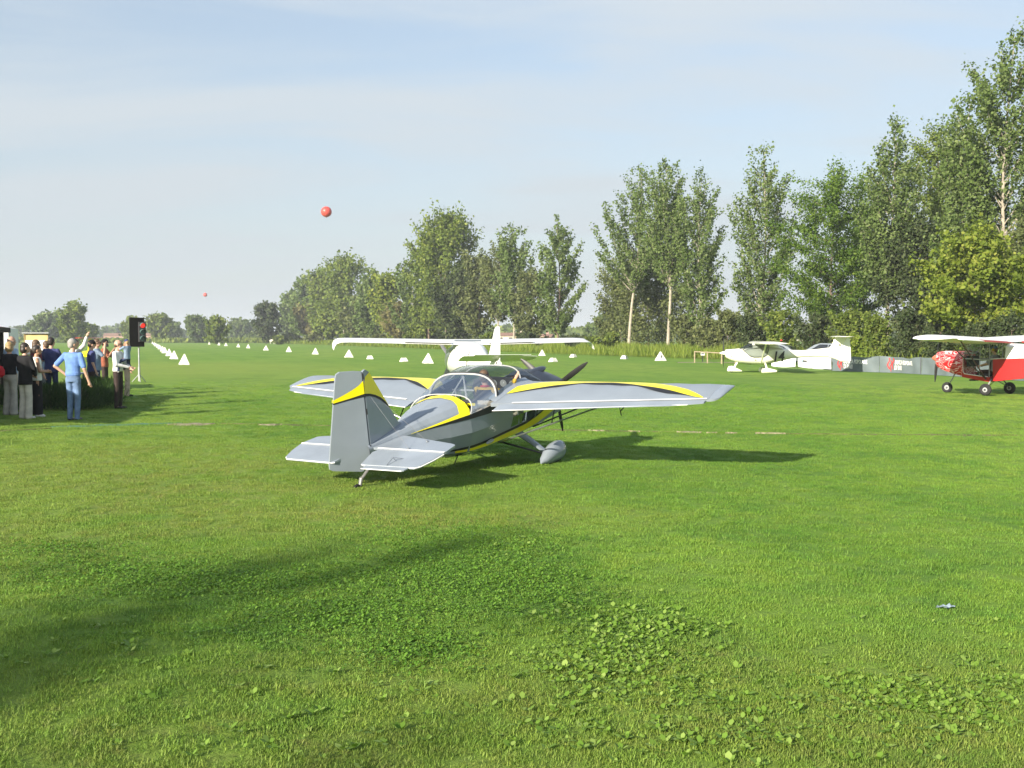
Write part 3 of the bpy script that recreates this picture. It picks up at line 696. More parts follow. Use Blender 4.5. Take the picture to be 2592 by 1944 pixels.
# the wood closing the plain
def far_wood(name, x0, x1, d0, n, hmin, hmax, seed, label):
    rg = np.random.default_rng(seed)
    x = rg.uniform(x0, x1, n); hx = hmin + (hmax - hmin) * (.5 + .25 * np.sin(x * .021 + seed) + .25 * np.sin(x * .057 + 1.7 * seed))
    z = hx * np.sqrt(rg.uniform(0, 1, n)); y = d0 + rg.normal(0, 22, n)
    C = np.stack([x, y, z], 1); Nn = rg.normal(0, .7, (n, 3)) + np.array([0, -.5, .4]); Nn /= np.linalg.norm(Nn, axis=1, keepdims=True)
    D = rg.normal(0, 1, (n, 3)); D -= Nn * (D * Nn).sum(1, keepdims=True); D /= np.linalg.norm(D, axis=1, keepdims=True)
    s = rg.uniform(2.0, 4.2, n); V, F = leaf_cards(C, D, Nn, s, .8, .1)
    o = fast_mesh(name, V, 4, F, LEAVES['green'], tint=np.clip(rg.normal(.45, .2, n), 0, 1)); tag(o, label, 'wood', kind='stuff')
far_wood('distant_wood', -700, 420, 1050, 16000, 5, 10, 3, 'hazy wood closing the plain')
far_wood('distant_wood', -60, 330, 620, 9000, 5, 11, 5, 'hazy wood seen between the trunks of the tree row')
# trees standing behind the photographer; they throw the shade over the foreground
tree('shade_tree', 'tall open-crowned tree behind the photographer, shading the foreground', (-32.2, -32.9, 0), 20.0, 4.2, .35, 'green', 'round', leaf=.42, n=1500, up=28, nlimb=34, seed=71, clump=1.3)

# =================================================================== AIRCRAFT MATERIALS
M_GREY = PM('grey_paint', (0.235, 0.270, 0.312), 0.24, var=0.12, scale=2.2, spec=0.5, coat=0.35)
M_GREYD = PM('grey_fabric_paint', (0.222, 0.256, 0.296), 0.38, var=0.07, scale=2.5, bump=0.05, bscale=6)
M_TAPE = PM('white_hinge_tape', (0.80, 0.80, 0.80), 0.5, var=0.05)
M_YEL = PM('yellow_paint', (0.78, 0.68, 0.005), 0.35, var=0.06, scale=4, coat=0.2)
M_BLK = PM('black_paint', (0.012, 0.012, 0.014), 0.55, var=0.2, scale=4)
M_COWL = PM('charcoal_cowling', (0.022, 0.026, 0.036), 0.38, var=0.2, scale=5, coat=0.15)
M_TUBE = PM('light_grey_tube', (0.36, 0.37, 0.37), 0.35, var=0.08, scale=8)
M_DARKTUBE = PM('dark_strut', (0.06, 0.065, 0.07), 0.35, metal=0.4, var=0.2)
M_STEEL = PM('steel', (0.45, 0.46, 0.47), 0.3, metal=0.9, var=0.12, scale=10)
M_WIRE = PM('bracing_cable', (0.16, 0.165, 0.17), 0.6, var=0.1)
M_RUB = PM('rubber', (0.018, 0.018, 0.018), 0.8, var=0.3, scale=20)
M_SEAT = PM('cream_seat', (0.62, 0.54, 0.42), 0.8, var=0.12, scale=8, bump=0.2)
M_CABIN = PM('cabin_dark', (0.035, 0.036, 0.04), 0.7, var=0.2)
M_FLOOR = PM('cabin_shelf', (0.30, 0.27, 0.22), 0.8, var=0.15)
M_DIAL = PM('dial_face', (0.015, 0.015, 0.015), 0.2, var=0.1)
M_WHITE = PM('white_gelcoat', (0.80, 0.80, 0.77), 0.28, var=0.03, scale=2, coat=0.3)
M_WHITEF = PM('white_fabric', (0.78, 0.78, 0.77), 0.55, var=0.04, scale=2)
M_CREAM = PM('cream_gelcoat', (0.80, 0.79, 0.66), 0.28, var=0.03, scale=2, coat=0.3)
M_PROP = PM('prop_blade', (0.035, 0.035, 0.035), 0.45, var=0.2)
M_GLASS = GLASS('canopy_glass', (0.86, 0.90, 0.92), 0.6)
M_GLASSD = GLASS('tinted_glass', (0.50, 0.54, 0.56))
M_SKIN = PM('skin', (0.50, 0.29, 0.20), 0.55, var=0.1, scale=14)
M_RED = PM('red_paint', (0.42, 0.012, 0.014), 0.35, var=0.08, scale=3, coat=0.2)
M_INK = PM('black_lettering', (0.012, 0.012, 0.012), 0.5, var=0.1)

def mirror_pts(pts): return [(-p[0], p[1], p[2]) for p in pts]
def airfoil(n=9):
    """closed loop (chord fraction from LE, height fraction), upper then lower"""
    up = [( (1 - math.cos(math.pi * i / n)) / 2, ) for i in range(n + 1)]
    U = []; Lo = []
    for (x,) in up:
        t = 5 * (.2969 * math.sqrt(x) - .126 * x - .3516 * x * x + .2843 * x ** 3 - .1015 * x ** 4)
        cam_ = .5 * (.4 * x - x * x * .4) * 1.6
        U.append((x, t * 1.05 + cam_)); Lo.append((x, -t * .72 + cam_))
    return U, Lo
def wing_ring(r, le, te, z, th, n=9):
    U, Lo = airfoil(n); c = le - te
    pts = [(r, le - x * c, z + h * th) for x, h in reversed(U)] + [(r, le - x * c, z + h * th) for x, h in Lo[1:-1]]
    return pts
def wing_top(le, te, z, th, f):
    x = min(1, max(0, (le - f) / (le - te)))
    t = 5 * (.2969 * math.sqrt(x) - .126 * x - .3516 * x * x + .2843 * x ** 3 - .1015 * x ** 4)
    return z + (t * 1.05 + .5 * (.4 * x - x * x * .4) * 1.6) * th
def lerp(a, b, t): return a + (b - a) * t
def tl(tab, x, k):
    """piecewise linear table lookup"""
    if x <= tab[0][0]: return tab[0][k]
    for a, b in zip(tab, tab[1:]):
        if x <= b[0]: return lerp(a[k], b[k], (x - a[0]) / (b[0] - a[0]))
    return tab[-1][k]
def wheel(parent, c, axis, rad, wid, name='wheel', rim_mat=None):
    o = MB().torus(c, axis, rad - wid * .5, wid * .5).build(name, M_RUB, parent)
    ax = Vector(axis).normalized()
    MB().revolve([(-wid * .32, .02), (-wid * .34, rad * .5), (-wid * .26, rad * .62), (wid * .26, rad * .62), (wid * .34, rad * .5), (wid * .32, .02)], c, ax).build('rim', rim_mat or M_STEEL, o)
    MB().revolve([(-wid * .42, .006), (-wid * .42, rad * .18), (wid * .42, rad * .18), (wid * .42, .006)], c, ax, 12).build('hub', M_DARKTUBE, o)
    return o
def prop_blade(parent, hub, axis_f, ang, length, mat, chord=.11, root=.05):
    """blade along direction ang in the plane normal to +f"""
    b = MB(); rings = []; d = Vector((math.sin(ang), 0, math.cos(ang))); s = Vector((math.cos(ang), 0, -math.sin(ang)))
    for i in range(9):
        t = i / 8; p = Vector(hub) + d * (root + (length - root) * t)
        c = chord * (.45 + .75 * math.sin(math.pi * min(1, t * .8 + .2)) ** .8) * (1 if t < .95 else .6); tw = R(lerp(48, 14, t))
        e = s * math.cos(tw) + Vector((0, 1, 0)) * math.sin(tw); nn = e.cross(d); th = lerp(.018, .005, t)
        rings.append([p + e * c * .5, p + e * c * .2 + nn * th, p - e * c * .25 + nn * th * .8, p - e * c * .5, p - e * c * .25 - nn * th * .4, p + e * c * .2 - nn * th * .4])
    b.loft(rings); return b.build('propeller_blade', mat, parent)

# =================================================================== GREY AND YELLOW TAILDRAGGER
TD_T = Vector((-1.718, 12.894, 0.441)); TD_TH, TD_PH = R(29.94), R(12.72)
TD_M = Matrix(((math.cos(TD_TH), math.sin(TD_TH) * math.cos(TD_PH), 0, 0), (-math.sin(TD_TH), math.cos(TD_TH) * math.cos(TD_PH), 0, 0), (0, math.sin(TD_PH), 0, 0), (0, 0, 0, 1)))
_r = TD_M.col[0].to_3d(); _f = TD_M.col[1].to_3d(); _u = _r.cross(_f)
TD_ROT = Matrix((( _r.x, _f.x, _u.x), (_r.y, _f.y, _u.y), (_r.z, _f.z, _u.z)))
TD_BASE = TD_T + TD_ROT @ Vector((0, 3.1, 0)); TD_BASE.z = 0.0
td = empty('taildragger_aircraft', TD_BASE)
td.rotation_euler = TD_ROT.to_euler()
tag(td, 'grey light aircraft with yellow and black stripes and a bubble canopy, tail towards us', 'aircraft')
TD_OFF = TD_ROT.transposed() @ (TD_T - TD_BASE)       # parts are modelled about the tail, this brings them to the base
def P3(mb, name, mat, parent=td, **k):
    return mb.build(name, mat, parent, loc=TD_OFF if parent is td else None, **k)

# station table: f, half width, longeron u, deck top u, bottom u
FS = [(-.05, .030, .000, .050, -.10), (.35, .100, .0, .095, -.20), (.70, .190, .0, .135, -.31), (1.2, .375, .0, .180, -.475), (1.54, .480, .0, .200, -.55),
      (1.85, .530, .0, .205, -.59), (2.2, .550, .0, .21, -.62), (2.8, .550, -.06, .16, -.68), (3.3, .52, -.16, .05, -.72), (3.7, .47, -.24, -.03, -.75), (4.0, .45, -.29, .0, -.765), (4.3, .42, -.34, -.11, -.77), (4.58, .36, -.41, -.25, -.75), (4.74, .27, -.46, -.35, -.70)]
DECK = [(1.0, 0.0), (.93, .30), (.74, .66), (.42, .91), (0.0, 1.0)]   # (width fraction, height fraction) longeron -> top
SIDE = [(1.0, 0.0), (1.02, .45), (.80, .94), (.62, 1.0)]               # longeron -> bottom corner -> belly edge
def fdim(f): return tuple(tl(FS, f, k) for k in (1, 2, 3, 4))
def deck_pt(f, t, s=1, out=0.0):
    w, ul, ut, ub = fdim(f); x = t * (len(DECK) - 1); i = min(int(x), len(DECK) - 2); a, b = DECK[i], DECK[i + 1]; q = x - i
    r = lerp(a[0], b[0], q) * w; u = ul + lerp(a[1], b[1], q) * (ut - ul)
    n = Vector((r / max(w, .01), 0, (u - ul) / max(.05, ut - ul) * .6 + .15)).normalized()
    return (s * (r + n.x * out), f, u + n.z * out)
def side_pt(f, t, s=1, out=0.0):
    w, ul, ut, ub = fdim(f)
    tt = t * 2.0
    if tt <= 1: a, b, q = SIDE[0], SIDE[1], tt
    else: a, b, q = SIDE[1], SIDE[2], tt - 1
    r = lerp(a[0], b[0], q) * w; u = ul + lerp(a[1], b[1], q) * (ub - ul)
    return (s * (r + out), f, u)
def belly_pts(f):
    w, ul, ut, ub = fdim(f); return [(.80 * w, f, ul + .94 * (ub - ul)), (.62 * w, f, ub), (-.62 * w, f, ub), (-.80 * w, f, ul + .94 * (ub - ul))]
def frange(a, b, n): return [a + (b - a) * i / (n - 1) for i in range(n)]
FST = sorted(set([x[0] for x in FS] + [.15, .52, .95, 1.37, 1.85, 2.5, 3.05, 3.5]))
fus = MB()
for s in (1, -1):
    for f0, f1 in zip(FST, FST[1:]):
        for t0, t1 in ((0, .25), (.25, .5), (.5, .75), (.75, 1.0)):
            if 2.5 <= f0 < 3.3 and t0 < .74: continue             # the clear lower door
            fus.add([side_pt(f0, t0, s), side_pt(f1, t0, s), side_pt(f1, t1, s), side_pt(f0, t1, s)], [(0, 1, 2, 3)])
for f0, f1 in zip(FST, FST[1:]):
    A, B = belly_pts(f0), belly_pts(f1)
    for j in range(3): fus.add([A[j], B[j], B[j + 1], A[j + 1]], [(0, 1, 2, 3)])
td_body = P3(fus, 'fuselage', M_GREYD, angle=45)
dk = MB()
for s in (1, -1):
    for i in range(4):
        for f0, f1 in zip([x for x in FST if x <= 1.54], [x for x in FST if x <= 1.54][1:]):
            def adv(f, t): return f + (.20 * t if f > 1.53 else (.06 * t if f > 1.3 else 0))
            q = []
            for f, t in ((f0, i / 4), (f1, i / 4), (f1, (i + 1) / 4), (f0, (i + 1) / 4)):
                p = deck_pt(f, t, s); q.append((p[0], adv(f, t), p[2]))
            dk.add(q, [(0, 1, 2, 3)])
P3(dk, 'turtledeck', M_GREY, angle=10)
cw = MB(); cw.loft([[deck_pt(f, t, s) for s, t in [(-1, i / 8) for i in range(9)] + [(1, i / 8) for i in range(7, -1, -1)]] for f in frange(3.72, 4.74, 9)], False)
w_, ul_, ut_, ub_ = fdim(4.74)
cw.add([deck_pt(4.74, i / 4, 1) for i in range(5)] + [deck_pt(4.74, i / 4, -1) for i in (3, 2, 1, 0)], [tuple(range(9))])
P3(cw, 'cowling', M_COWL, angle=40)
nf = MB(); nf.add([side_pt(4.74, 0), side_pt(4.74, .5), side_pt(4.74, 1), side_pt(4.74, 1, -1), side_pt(4.74, .5, -1), side_pt(4.74, 0, -1)], [(0, 1, 2, 3, 4, 5)])
P3(nf, 'nose_panel', M_GREY)
sc = MB(); sc.ell((.12, 4.05, -.06), (.10, .28, .05)); P3(sc, 'cowling_scoop', M_COWL)
for s in (1, -1):
    wd = MB()
    for f0, f1 in ((2.5, 2.8), (2.8, 3.05), (3.05, 3.3)):
        for t0, t1 in ((0, .25), (.25, .5), (.5, .75)):
            wd.add([side_pt(f0, t0, s), side_pt(f1, t0, s), side_pt(f1, t1, s), side_pt(f0, t1, s)], [(0, 1, 2, 3)])
    o = P3(wd, 'door_window', M_GLASSD, angle=40)
    for f, b_ in ((2.5, .14), (2.92, .0), (3.3, -.05)):
        MB().tube([side_pt(f - b_ * 0, .0, s, .004), side_pt(f + b_, .38, s, .004), side_pt(f + b_ * 1.6, .75, s, .004)], .010, 6).build('window_frame', M_GREY, o)
# cockpit inside
ck = MB(); ck.add([(-.47, 1.55, -.02), (.47, 1.55, -.02), (.53, 2.12, -.03), (-.53, 2.12, -.03)], [(0, 1, 2, 3)])
P3(ck, 'parcel_shelf', M_FLOOR)
fl = MB(); fl.add([(-.40, 1.6, -.50), (.40, 1.6, -.50), (.42, 3.3, -.64), (-.42, 3.3, -.64)], [(0, 1, 2, 3)])
fl.add([(-.47, 1.60, 0), (.47, 1.60, 0), (.40, 1.60, -.5), (-.40, 1.60, -.5)], [(0, 1, 2, 3)]); P3(fl, 'cabin_floor', M_CABIN)
for r0 in (.26, -.26):
    st = MB(); st.loft([[(r0 + .21 * math.copysign(abs(math.cos(a)) ** .5, math.cos(a)), f + .035 * math.sin(a), u) for a in [k * math.pi / 6 for k in range(12)]] for f, u in ((2.36, -.42), (2.28, -.25), (2.20, -.08), (2.17, .0))])
    st.loft([[(r0 + .21 * math.copysign(abs(math.cos(a)) ** .5, math.cos(a)), f, u + .04 * math.sin(a)) for a in [k * math.pi / 6 for k in range(12)]] for f, u in ((2.36, -.40), (2.6, -.38), (2.8, -.34))])
    P3(st, 'seat', M_SEAT, angle=50)
pn = MB(); pn.loft([[(-.46, f, -.10), (-.40, f, .04), (-.2, f, .085), (.2, f, .085), (.40, f, .04), (.46, f, -.10), (.42, f, -.32), (-.42, f, -.32)] for f in (3.10, 3.16)])
panel = P3(pn, 'instrument_panel', M_CABIN, angle=30)
for r0, u0 in ((-.22, .0), (-.06, .0), (.10, .005), (.25, -.005), (-.06, -.13), (.10, -.13)):
    d_ = MB(); d_.revolve([(0, .001), (0, .052), (-.008, .055), (-.008, .046)], (r0, 3.098, u0), (0, 1, 0), 18); o = d_.build('dial', M_TUBE, panel)
    MB().revolve([(-.003, .001), (-.003, .045)], (r0, 3.098, u0), (0, 1, 0), 18).build('dial_face', M_DIAL, panel)
    MB().box((r0 + .008, 3.090, u0 + .012), (.006, .002, .035), Matrix.Rotation(.6, 3, 'Y')).build('dial_needle', M_TAPE, panel)
st_ = MB(); st_.tube([(.1, 2.75, -.42), (.1, 2.72, -.12)], .014); P3(st_, 'control_stick', M_DARKTUBE)
br = MB(); br.tube([(-.48, 2.62, .02), (.52, 2.62, .02)], .014); P3(br, 'cross_bar', M_TUBE)
ph_ = MB(); ph_.box((.30, 1.85, .05), (.20, .05, .12), Matrix.Rotation(.3, 3, 'Z')); o = P3(ph_, 'shelf_case', M_CABIN)
MB().box((.30, 1.822, .05), (.17, .004, .035), Matrix.Rotation(.3, 3, 'Z')).build('yellow_strip', M_YEL, o)
# canopy
def arch(fb, w, ub, ft, ut, n=20, p=.62):
    out = []
    for i in range(n + 1):
        a = math.pi * i / n; c, s_ = math.cos(a), math.sin(a)
        out.append((w * math.copysign(abs(c) ** p, c), lerp(fb, ft, abs(s_) ** .9), ub + (ut - ub) * abs(s_) ** .80))
    return out
AR_A = arch(1.545, .49, .002, 1.745, .203); AR_B = arch(2.12, .545, .01, 2.25, .362); AR_M = arch(2.48, .55, .0, 2.66, .385); AR_C = arch(2.74, .54, -.05, 3.08, .275); AR_D = arch(3.42, .50, -.18, 3.74, -.045)
def mid(A, B, t, bulge=0.0): return [(lerp(a[0], b[0], t), lerp(a[1], b[1], t), lerp(a[2], b[2], t) + bulge * math.sin(math.pi * t) * max(0, a[2])) for a, b in zip(A, B)]
gl = MB(); gl.loft([AR_A, mid(AR_A, AR_B, .5, .06), AR_B], False); P3(gl, 'rear_window', M_GLASS, angle=60)
gl = MB(); gl.loft([AR_B, AR_M, AR_C], False); P3(gl, 'canopy', M_GLASS, angle=60)
gl = MB(); gl.loft([AR_C, mid(AR_C, AR_D, .35, .22), mid(AR_C, AR_D, .7, .18), AR_D], False); P3(gl, 'windscreen', M_GLASS, angle=60)
for A, rr in ((AR_A, .009), (AR_B, .013), (AR_C, .011)):
    h_ = MB(); h_.tube(A, rr, 8); P3(h_, 'canopy_hoop', M_TUBE)
h_ = MB(); h_.tube([(p[0] * 1.004, p[1] + .045, p[2] + .004) for p in AR_B], .012, 8); P3(h_, 'canopy_seal', M_BLK)
rb = MB(); rb.tube([(-.16, 1.96, .0), (0, 2.215, .325)], .012); rb.tube([(.20, 1.94, .0), (0, 2.225, .33)], .014); rb.tube([(-.1, 2.14, .15), (-.12, 2.15, -.1)], .012); P3(rb, 'roll_bar', M_TUBE)
# belts of paint on the fuselage
def strip(fn, fs, lo, hi, out, s, n=2):
    b = MB(); rings = []
    for f in fs: rings.append([fn(f, lerp(lo(f), hi(f), k / n), s, out) for k in range(n + 1)])
    b.loft(rings, False); return b
YL = [(1.0, .95, .995), (1.6, .925, .997), (2.3, .87, .99), (3.0, .82, .985), (3.4, .70, .95), (3.8, .50, .86), (4.15, .26, .68), (4.5, .02, .45)]
for s in (1, -1):
    P3(strip(side_pt, frange(1.3, 4.5, 22), lambda f: tl(YL, f, 1), lambda f: tl(YL, f, 2), .004, s, 4), 'yellow_stripe', M_YEL, angle=40)
    P3(strip(side_pt, frange(1.15, 4.4, 22), lambda f: tl(YL, f, 1) - .07 * min(1, (f - .9) * 2), lambda f: tl(YL, f, 1) - .004, .005, s, 4), 'black_stripe', M_BLK, angle=40)
    P3(strip(side_pt, frange(.72, 2.5, 14), lambda f: .005, lambda f: .015 + .17 * min(1, max(0, (f - .7) / 1.3)), .004, s, 2), 'black_line', M_BLK, angle=40)
    b = MB(); rings = []
    for i in range(12):
        f = lerp(.62, 1.50, i / 11); t1 = .02 + .22 * ((f - .62) / .88) ** 1.2
        rr_ = []
        for k in range(4):
            t = lerp(.0, t1, k / 3); p = deck_pt(f, t, s, .005); rr_.append((p[0], f + (.20 * t if f > 1.45 else 0), p[2]))
        rings.append(rr_)
    b.loft(rings, False); P3(b, 'yellow_deck_stripe', M_YEL, angle=40)
    b = MB(); rings = []
    for i in range(13):
        t = i / 12; wv = lerp(.20, .075, min(1, t * 1.5)); rr_ = []
        for k in range(4):
            f = lerp(1.535 - wv, 1.535, k / 3); p = deck_pt(f, t, s, .006); rr_.append((p[0], f + .20 * t * min(1, max(0, (f - 1.3) / .235)), p[2]))
        rings.append(rr_)
    b.loft(rings, False); P3(b, 'yellow_canopy_band', M_YEL, angle=40)
stp = MB(); stp.ell((.50, 1.92, -.49), (.03, .10, .025)); P3(stp, 'foot_step', M_TUBE)

# wings
def td_wing(s):
    RT, TP = .56, 3.40
    def dims(r):
        t = (r - RT) / (TP - RT); return lerp(3.15, 3.24, t), lerp(1.95, 2.51, t), lerp(1.72, 2.34, t), lerp(.165, .115, t)
    b = MB(); rings = []
    for i in range(14):
        r = lerp(RT, TP, i / 13); le, gp, te, th = dims(r)
        # main panel: aerofoil cut at the flaperon gap
        full = wing_ring(r * s, le, te, 0, th, 10)
        ring = []
        top = [p for p in full if p[1] >= gp]
        zt = wing_top(le, te, 0, th, gp)
        n_ = 16
        for k in range(n_ + 1):
            x = (1 - math.cos(math.pi * k / n_ / 2 * 1.0)); f = lerp(gp, le, 1 - (k / n_ - 1) ** 2 if False else math.sin(math.pi / 2 * k / n_)); ring.append((r * s, f, wing_top(le, te, 0, th, f)))
        for k in range(n_ - 1, -1, -1):
            f = lerp(gp, le, math.sin(math.pi / 2 * k / n_)); x = (le - f) / (le - te)
            t_ = 5 * (.2969 * math.sqrt(max(0, x)) - .126 * x - .3516 * x * x + .2843 * x ** 3 - .1015 * x ** 4)
            ring.append((r * s, f, (-t_ * .55 + .5 * (.4 * x - x * x * .4) * 1.6) * th))
        sag = .007 * (1 if i % 2 else 0)
        ring = [(p[0], p[1], p[2] - (sag if p[2] > .02 else 0)) for p in ring]
        rings.append(ring)
    b.loft(rings)
    w = P3(b, 'wing', M_GREYD, angle=40)
    # rounded tip
    tip = MB(); le, gp, te, th = dims(TP); rr = []
    base = rings[-1]
    for k in range(6):
        a = k / 5 * math.pi / 2; sc_ = max(.05, math.cos(a)); cf = lerp(gp, le, .80)
        rr.append([((TP + .002 + .13 * math.sin(a)) * s, cf + (p[1] - cf) * (sc_ ** .22), p[2] * sc_ ** .8 + .02 * (1 - sc_)) for p in base])
    tip.loft(rr); tip.build('wing_tip', M_GREY, w, angle=50)
    fl_ = MB(); rg_ = []
    for i in range(8):
        r = lerp(.70, TP - .02, i / 7); le, gp, te, th = dims(r); q = gp - .03; zt = wing_top(le, te, 0, th, q)
        te2 = te + (max(0, r - 3.1) * .25)
        rg_.append([(r * s, q, zt - .004), (r * s, lerp(q, te2, .5), zt * .5), (r * s, te2, .002), (r * s, te2, -.006), (r * s, q, -.012)])
    fl_.loft(rg_); fp = fl_.build('flaperon', M_GREY, w, angle=30)
    tp = MB(); rg_ = []
    for i in range(10):
        r = lerp(.86, TP - .01, i / 9); le, gp, te, th = dims(r); q0, q1 = gp + .016, gp - .016
        rg_.append([(r * s, q0, wing_top(le, te, 0, th, q0) + .004), (r * s, q1, wing_top(le, te, 0, th, q1) + .004)])
    tp.loft(rg_, False); tp.build('hinge_tape', M_TAPE, w)
    te_ = MB(); te_.tube([((.70) * s, dims(.70)[2] - .006, 0), (3.2 * s, dims(3.2)[2] + .02, 0)], .005, 6); te_.build('trailing_edge_strip', M_TAPE, w)
    # yellow swoosh with black lower edge: from the root leading edge, along the nose, back to the tip trailing edge
    SW = [(.62, 2.62, 2.30), (.85, 2.86, 2.48), (1.15, 3.02, 2.72), (1.5, 3.10, 2.93), (1.9, 3.12, 2.98), (2.2, 3.09, 2.93), (2.5, 3.02, 2.83), (2.8, 2.90, 2.72), (3.05, 2.77, 2.62), (3.22, 2.64, 2.55), (3.34, 2.53, 2.52)]
    for nm, mt_, dz, o0, o1 in (('yellow_swoosh', M_YEL, .005, 0, 0), ('black_swoosh', M_BLK, .0042, None, .09)):
        q_ = MB(); rg_ = []
        for r in frange(.62, 3.33, 44):
            le, gp, te, th = dims(r); hi_, lo_ = tl(SW, r, 1), tl(SW, r, 2)
            if o0 is None: hi_, lo_ = lo_, lo_ - o1 * min(1, (r - .5) * 1.2) * min(1, max(.0, (3.33 - r) / .5)) * (1 + .35 * math.sin(r * 7.5))
            else: lo_ += .010 * math.sin(r * 7.5)
            rg_.append([(r * s, f, wing_top(le, te, 0, th, f) + dz) for f in frange(hi_, lo_, 5)])
        q_.loft(rg_, False); q_.build(nm, mt_, w)
    # root fairing
    rf = MB(); rg_ = []
    for k in range(5):
        r = lerp(.50, .62, k / 4); le, gp, te, th = dims(max(RT, r)); up = .05 * (1 - k / 4) ** 2
        rg_.append([(r * s, f, wing_top(le, te, 0, th, f) * .98 + up + .002) for f in frange(3.05, 2.0, 9)])
    rf.loft(rg_, False); rf.build('root_fairing', M_GREY, w)
    # struts
    for a, c, mt_ in (((.40, 2.30, -.63), (2.10, 2.33, -.03), M_STEEL), ((.40, 3.30, -.70), (2.0, 2.95, -.03), M_DARKTUBE)):
        t_ = MB(); t_.tube([(a[0] * s, a[1], a[2]), (c[0] * s, c[1], c[2])], .019, 8, squash=(1.0, .6)); P3(t_, 'wing_strut', mt_)
    t_ = MB(); t_.tube([(1.25 * s, 2.32, -.33), (1.22 * s, 2.60, -.04)], .009, 6); P3(t_, 'jury_strut', M_DARKTUBE)
    t_ = MB(); t_.tube([(2.22 * s, 2.42, -.02), (2.24 * s, 2.40, -.14), (2.36 * s, 2.45, -.02)], .010, 6); t_.tube([(2.24 * s, 2.40, -.13), (2.25 * s, 2.40, -.20)], .007, 6); P3(t_, 'control_horn', M_BLK)
td_wing(1); td_wing(-1)
# tail
def flat_poly(poly, th, fr): return MB().prism(poly, th, fr)
fin = flat_poly([(-.01, -.05), (.055, .955), (.10, .965), (.165, .92), (.60, .165), (.72, .10), (.66, -.05)], .03, lambda a, b, t: (t, a, b)); P3(fin, 'fin', M_GREY, angle=20)
RD = R(-30)
def rfr(a, b, t):                       # rudder swung to the left about its hinge
    hx = lerp(-.015, .05, (b + .05) / 1.0)
    return (math.sin(RD) * a + math.cos(RD) * t, hx - math.cos(RD) * a - math.sin(RD) * t * -1, b)
RUD = [(.012, -.06), (.012, .955), (.10, .978), (.285, 1.005), (.33, .985), (.345, .94), (.535, -.06), (.535, -.12), (.50, -.145), (.14, -.245), (.11, -.24)]
rud = P3(flat_poly(RUD, .035, rfr), 'rudder', M_GREYD, angle=20)
# painted swoosh on rudder and fin
for side in (1, -1):
    off = side * .0205
    yp = [(.002, .685), (.002, .845)] + [(lerp(.01, .405, k / 8), lerp(.845, .69, (k / 8) ** .62)) for k in range(1, 9)] + [(.41, .655), (.2, .668)]
    MB().add([rfr(a, b, off) for a, b in yp], [tuple(range(len(yp)))]).build('yellow_paint', M_YEL, rud, smooth=False)
    bp_ = [(.002, .648), (.002, .685), (.2, .668), (.41, .655), (.412, .638), (.2, .648)]
    MB().add([rfr(a, b, off) for a, b in bp_], [tuple(range(len(bp_)))]).build('black_paint', M_BLK, rud, smooth=False)
    fo = side * .0180
    yf = [(.025, .685), (.04, .80), (.075, .88), (.165, .915), (.465, .40), (.40, .49), (.32, .56), (.22, .62), (.12, .66)]
    bf = [(.02, .648), (.025, .685), (.12, .66), (.22, .62), (.32, .56), (.40, .49), (.475, .385), (.49, .355), (.40, .45), (.32, .52), (.22, .585), (.12, .63)]
    P3(MB().add([(fo, a, b) for a, b in yf], [tuple(range(len(yf)))]), 'yellow_paint', M_YEL, smooth=False)
    P3(MB().add([(fo, a, b) for a, b in bf], [tuple(range(len(bf)))]), 'black_paint', M_BLK, smooth=False)
for z in (.0, .45, .88):
    t_ = MB(); t_.tube([(0.02, lerp(-.012, .05, z / 1.0) - .004, z - .02), (0.02, lerp(-.012, .05, z / 1.0) - .004, z + .05)], .008, 6); t_.build('hinge', M_BLK, rud)
for s in (1, -1):
    sp = [(.03, .012), (.05, .50), (.17, .51), (.98, .315), (1.05, .28), (1.06, .25), (1.085, .03), (1.085, .012)]
    stb = P3(MB().prism(sp, .030, lambda a, b, t: (a * s, b, t)), 'stabiliser', M_GREY, angle=20)
    dr = R(5)
    ep = [(.16, -.012), (1.085, -.012), (1.055, -.22), (1.0, -.40), (.95, -.45), (.24, -.47), (.20, -.45), (.12, -.12)]
    def efr(a, b, t, s=s): return (a * s, b * math.cos(dr) + t * math.sin(dr), b * math.sin(dr) + t * math.cos(dr))
    elv = MB().prism(ep, .026, efr); ev = elv.build('elevator', M_GREY, stb, angle=20)
    tp = MB(); tp.box((.60 * s, 0.0, .018), (.96, .019, .006)); tp.build('hinge_tape', M_TAPE, stb)
    ed = MB(); ed.tube([efr(a, b, 0) for a, b in ((1.087, -.03), (1.057, -.22), (1.002, -.402), (.95, -.452), (.24, -.472), (.20, -.452))], .0065, 6); ed.build('edge_tape', M_TAPE, stb)
    if s == 1:
        tab = MB().prism([(.27, -.475), (.88, -.455), (.86, -.535), (.82, -.545), (.29, -.555)], .012, efr); tab.build('trim_tab', M_GREY, ev)
        tb = MB(); tb.tube([efr(.27, -.558, 0), efr(.84, -.550, 0)], .0055, 6); tb.build('tab_edge', M_TAPE, ev)
        hr = MB(); hr.tube([efr(.58, -.30, .012), efr(.60, -.36, .07), efr(.57, -.46, .018)], .006, 6); hr.tube([efr(.60, -.36, .07), efr(.66, -.25, .015)], .005, 6); hr.build('tab_horn', M_STEEL, ev)
    wr = MB(); wr.tube([(.016 * s, .12, .63), (.56 * s, .02, .02)], .0016, 5); wr.tube([(.016 * s, .34, .50), (.62 * s, .33, .018)], .0016, 5); P3(wr, 'bracing_wire', M_WIRE)
    for q in ((.56 * s, .02, .022), (.62 * s, .33, .022)): MB().ell(q, (.015, .022, .012), 8, 6).build('wire_fitting', M_STEEL, stb)
M_TAILS = PM('worn_tail_steel', (.14, .14, .135), .5, metal=.3, var=.5, scale=30, dirt=(.05, .05, .05))
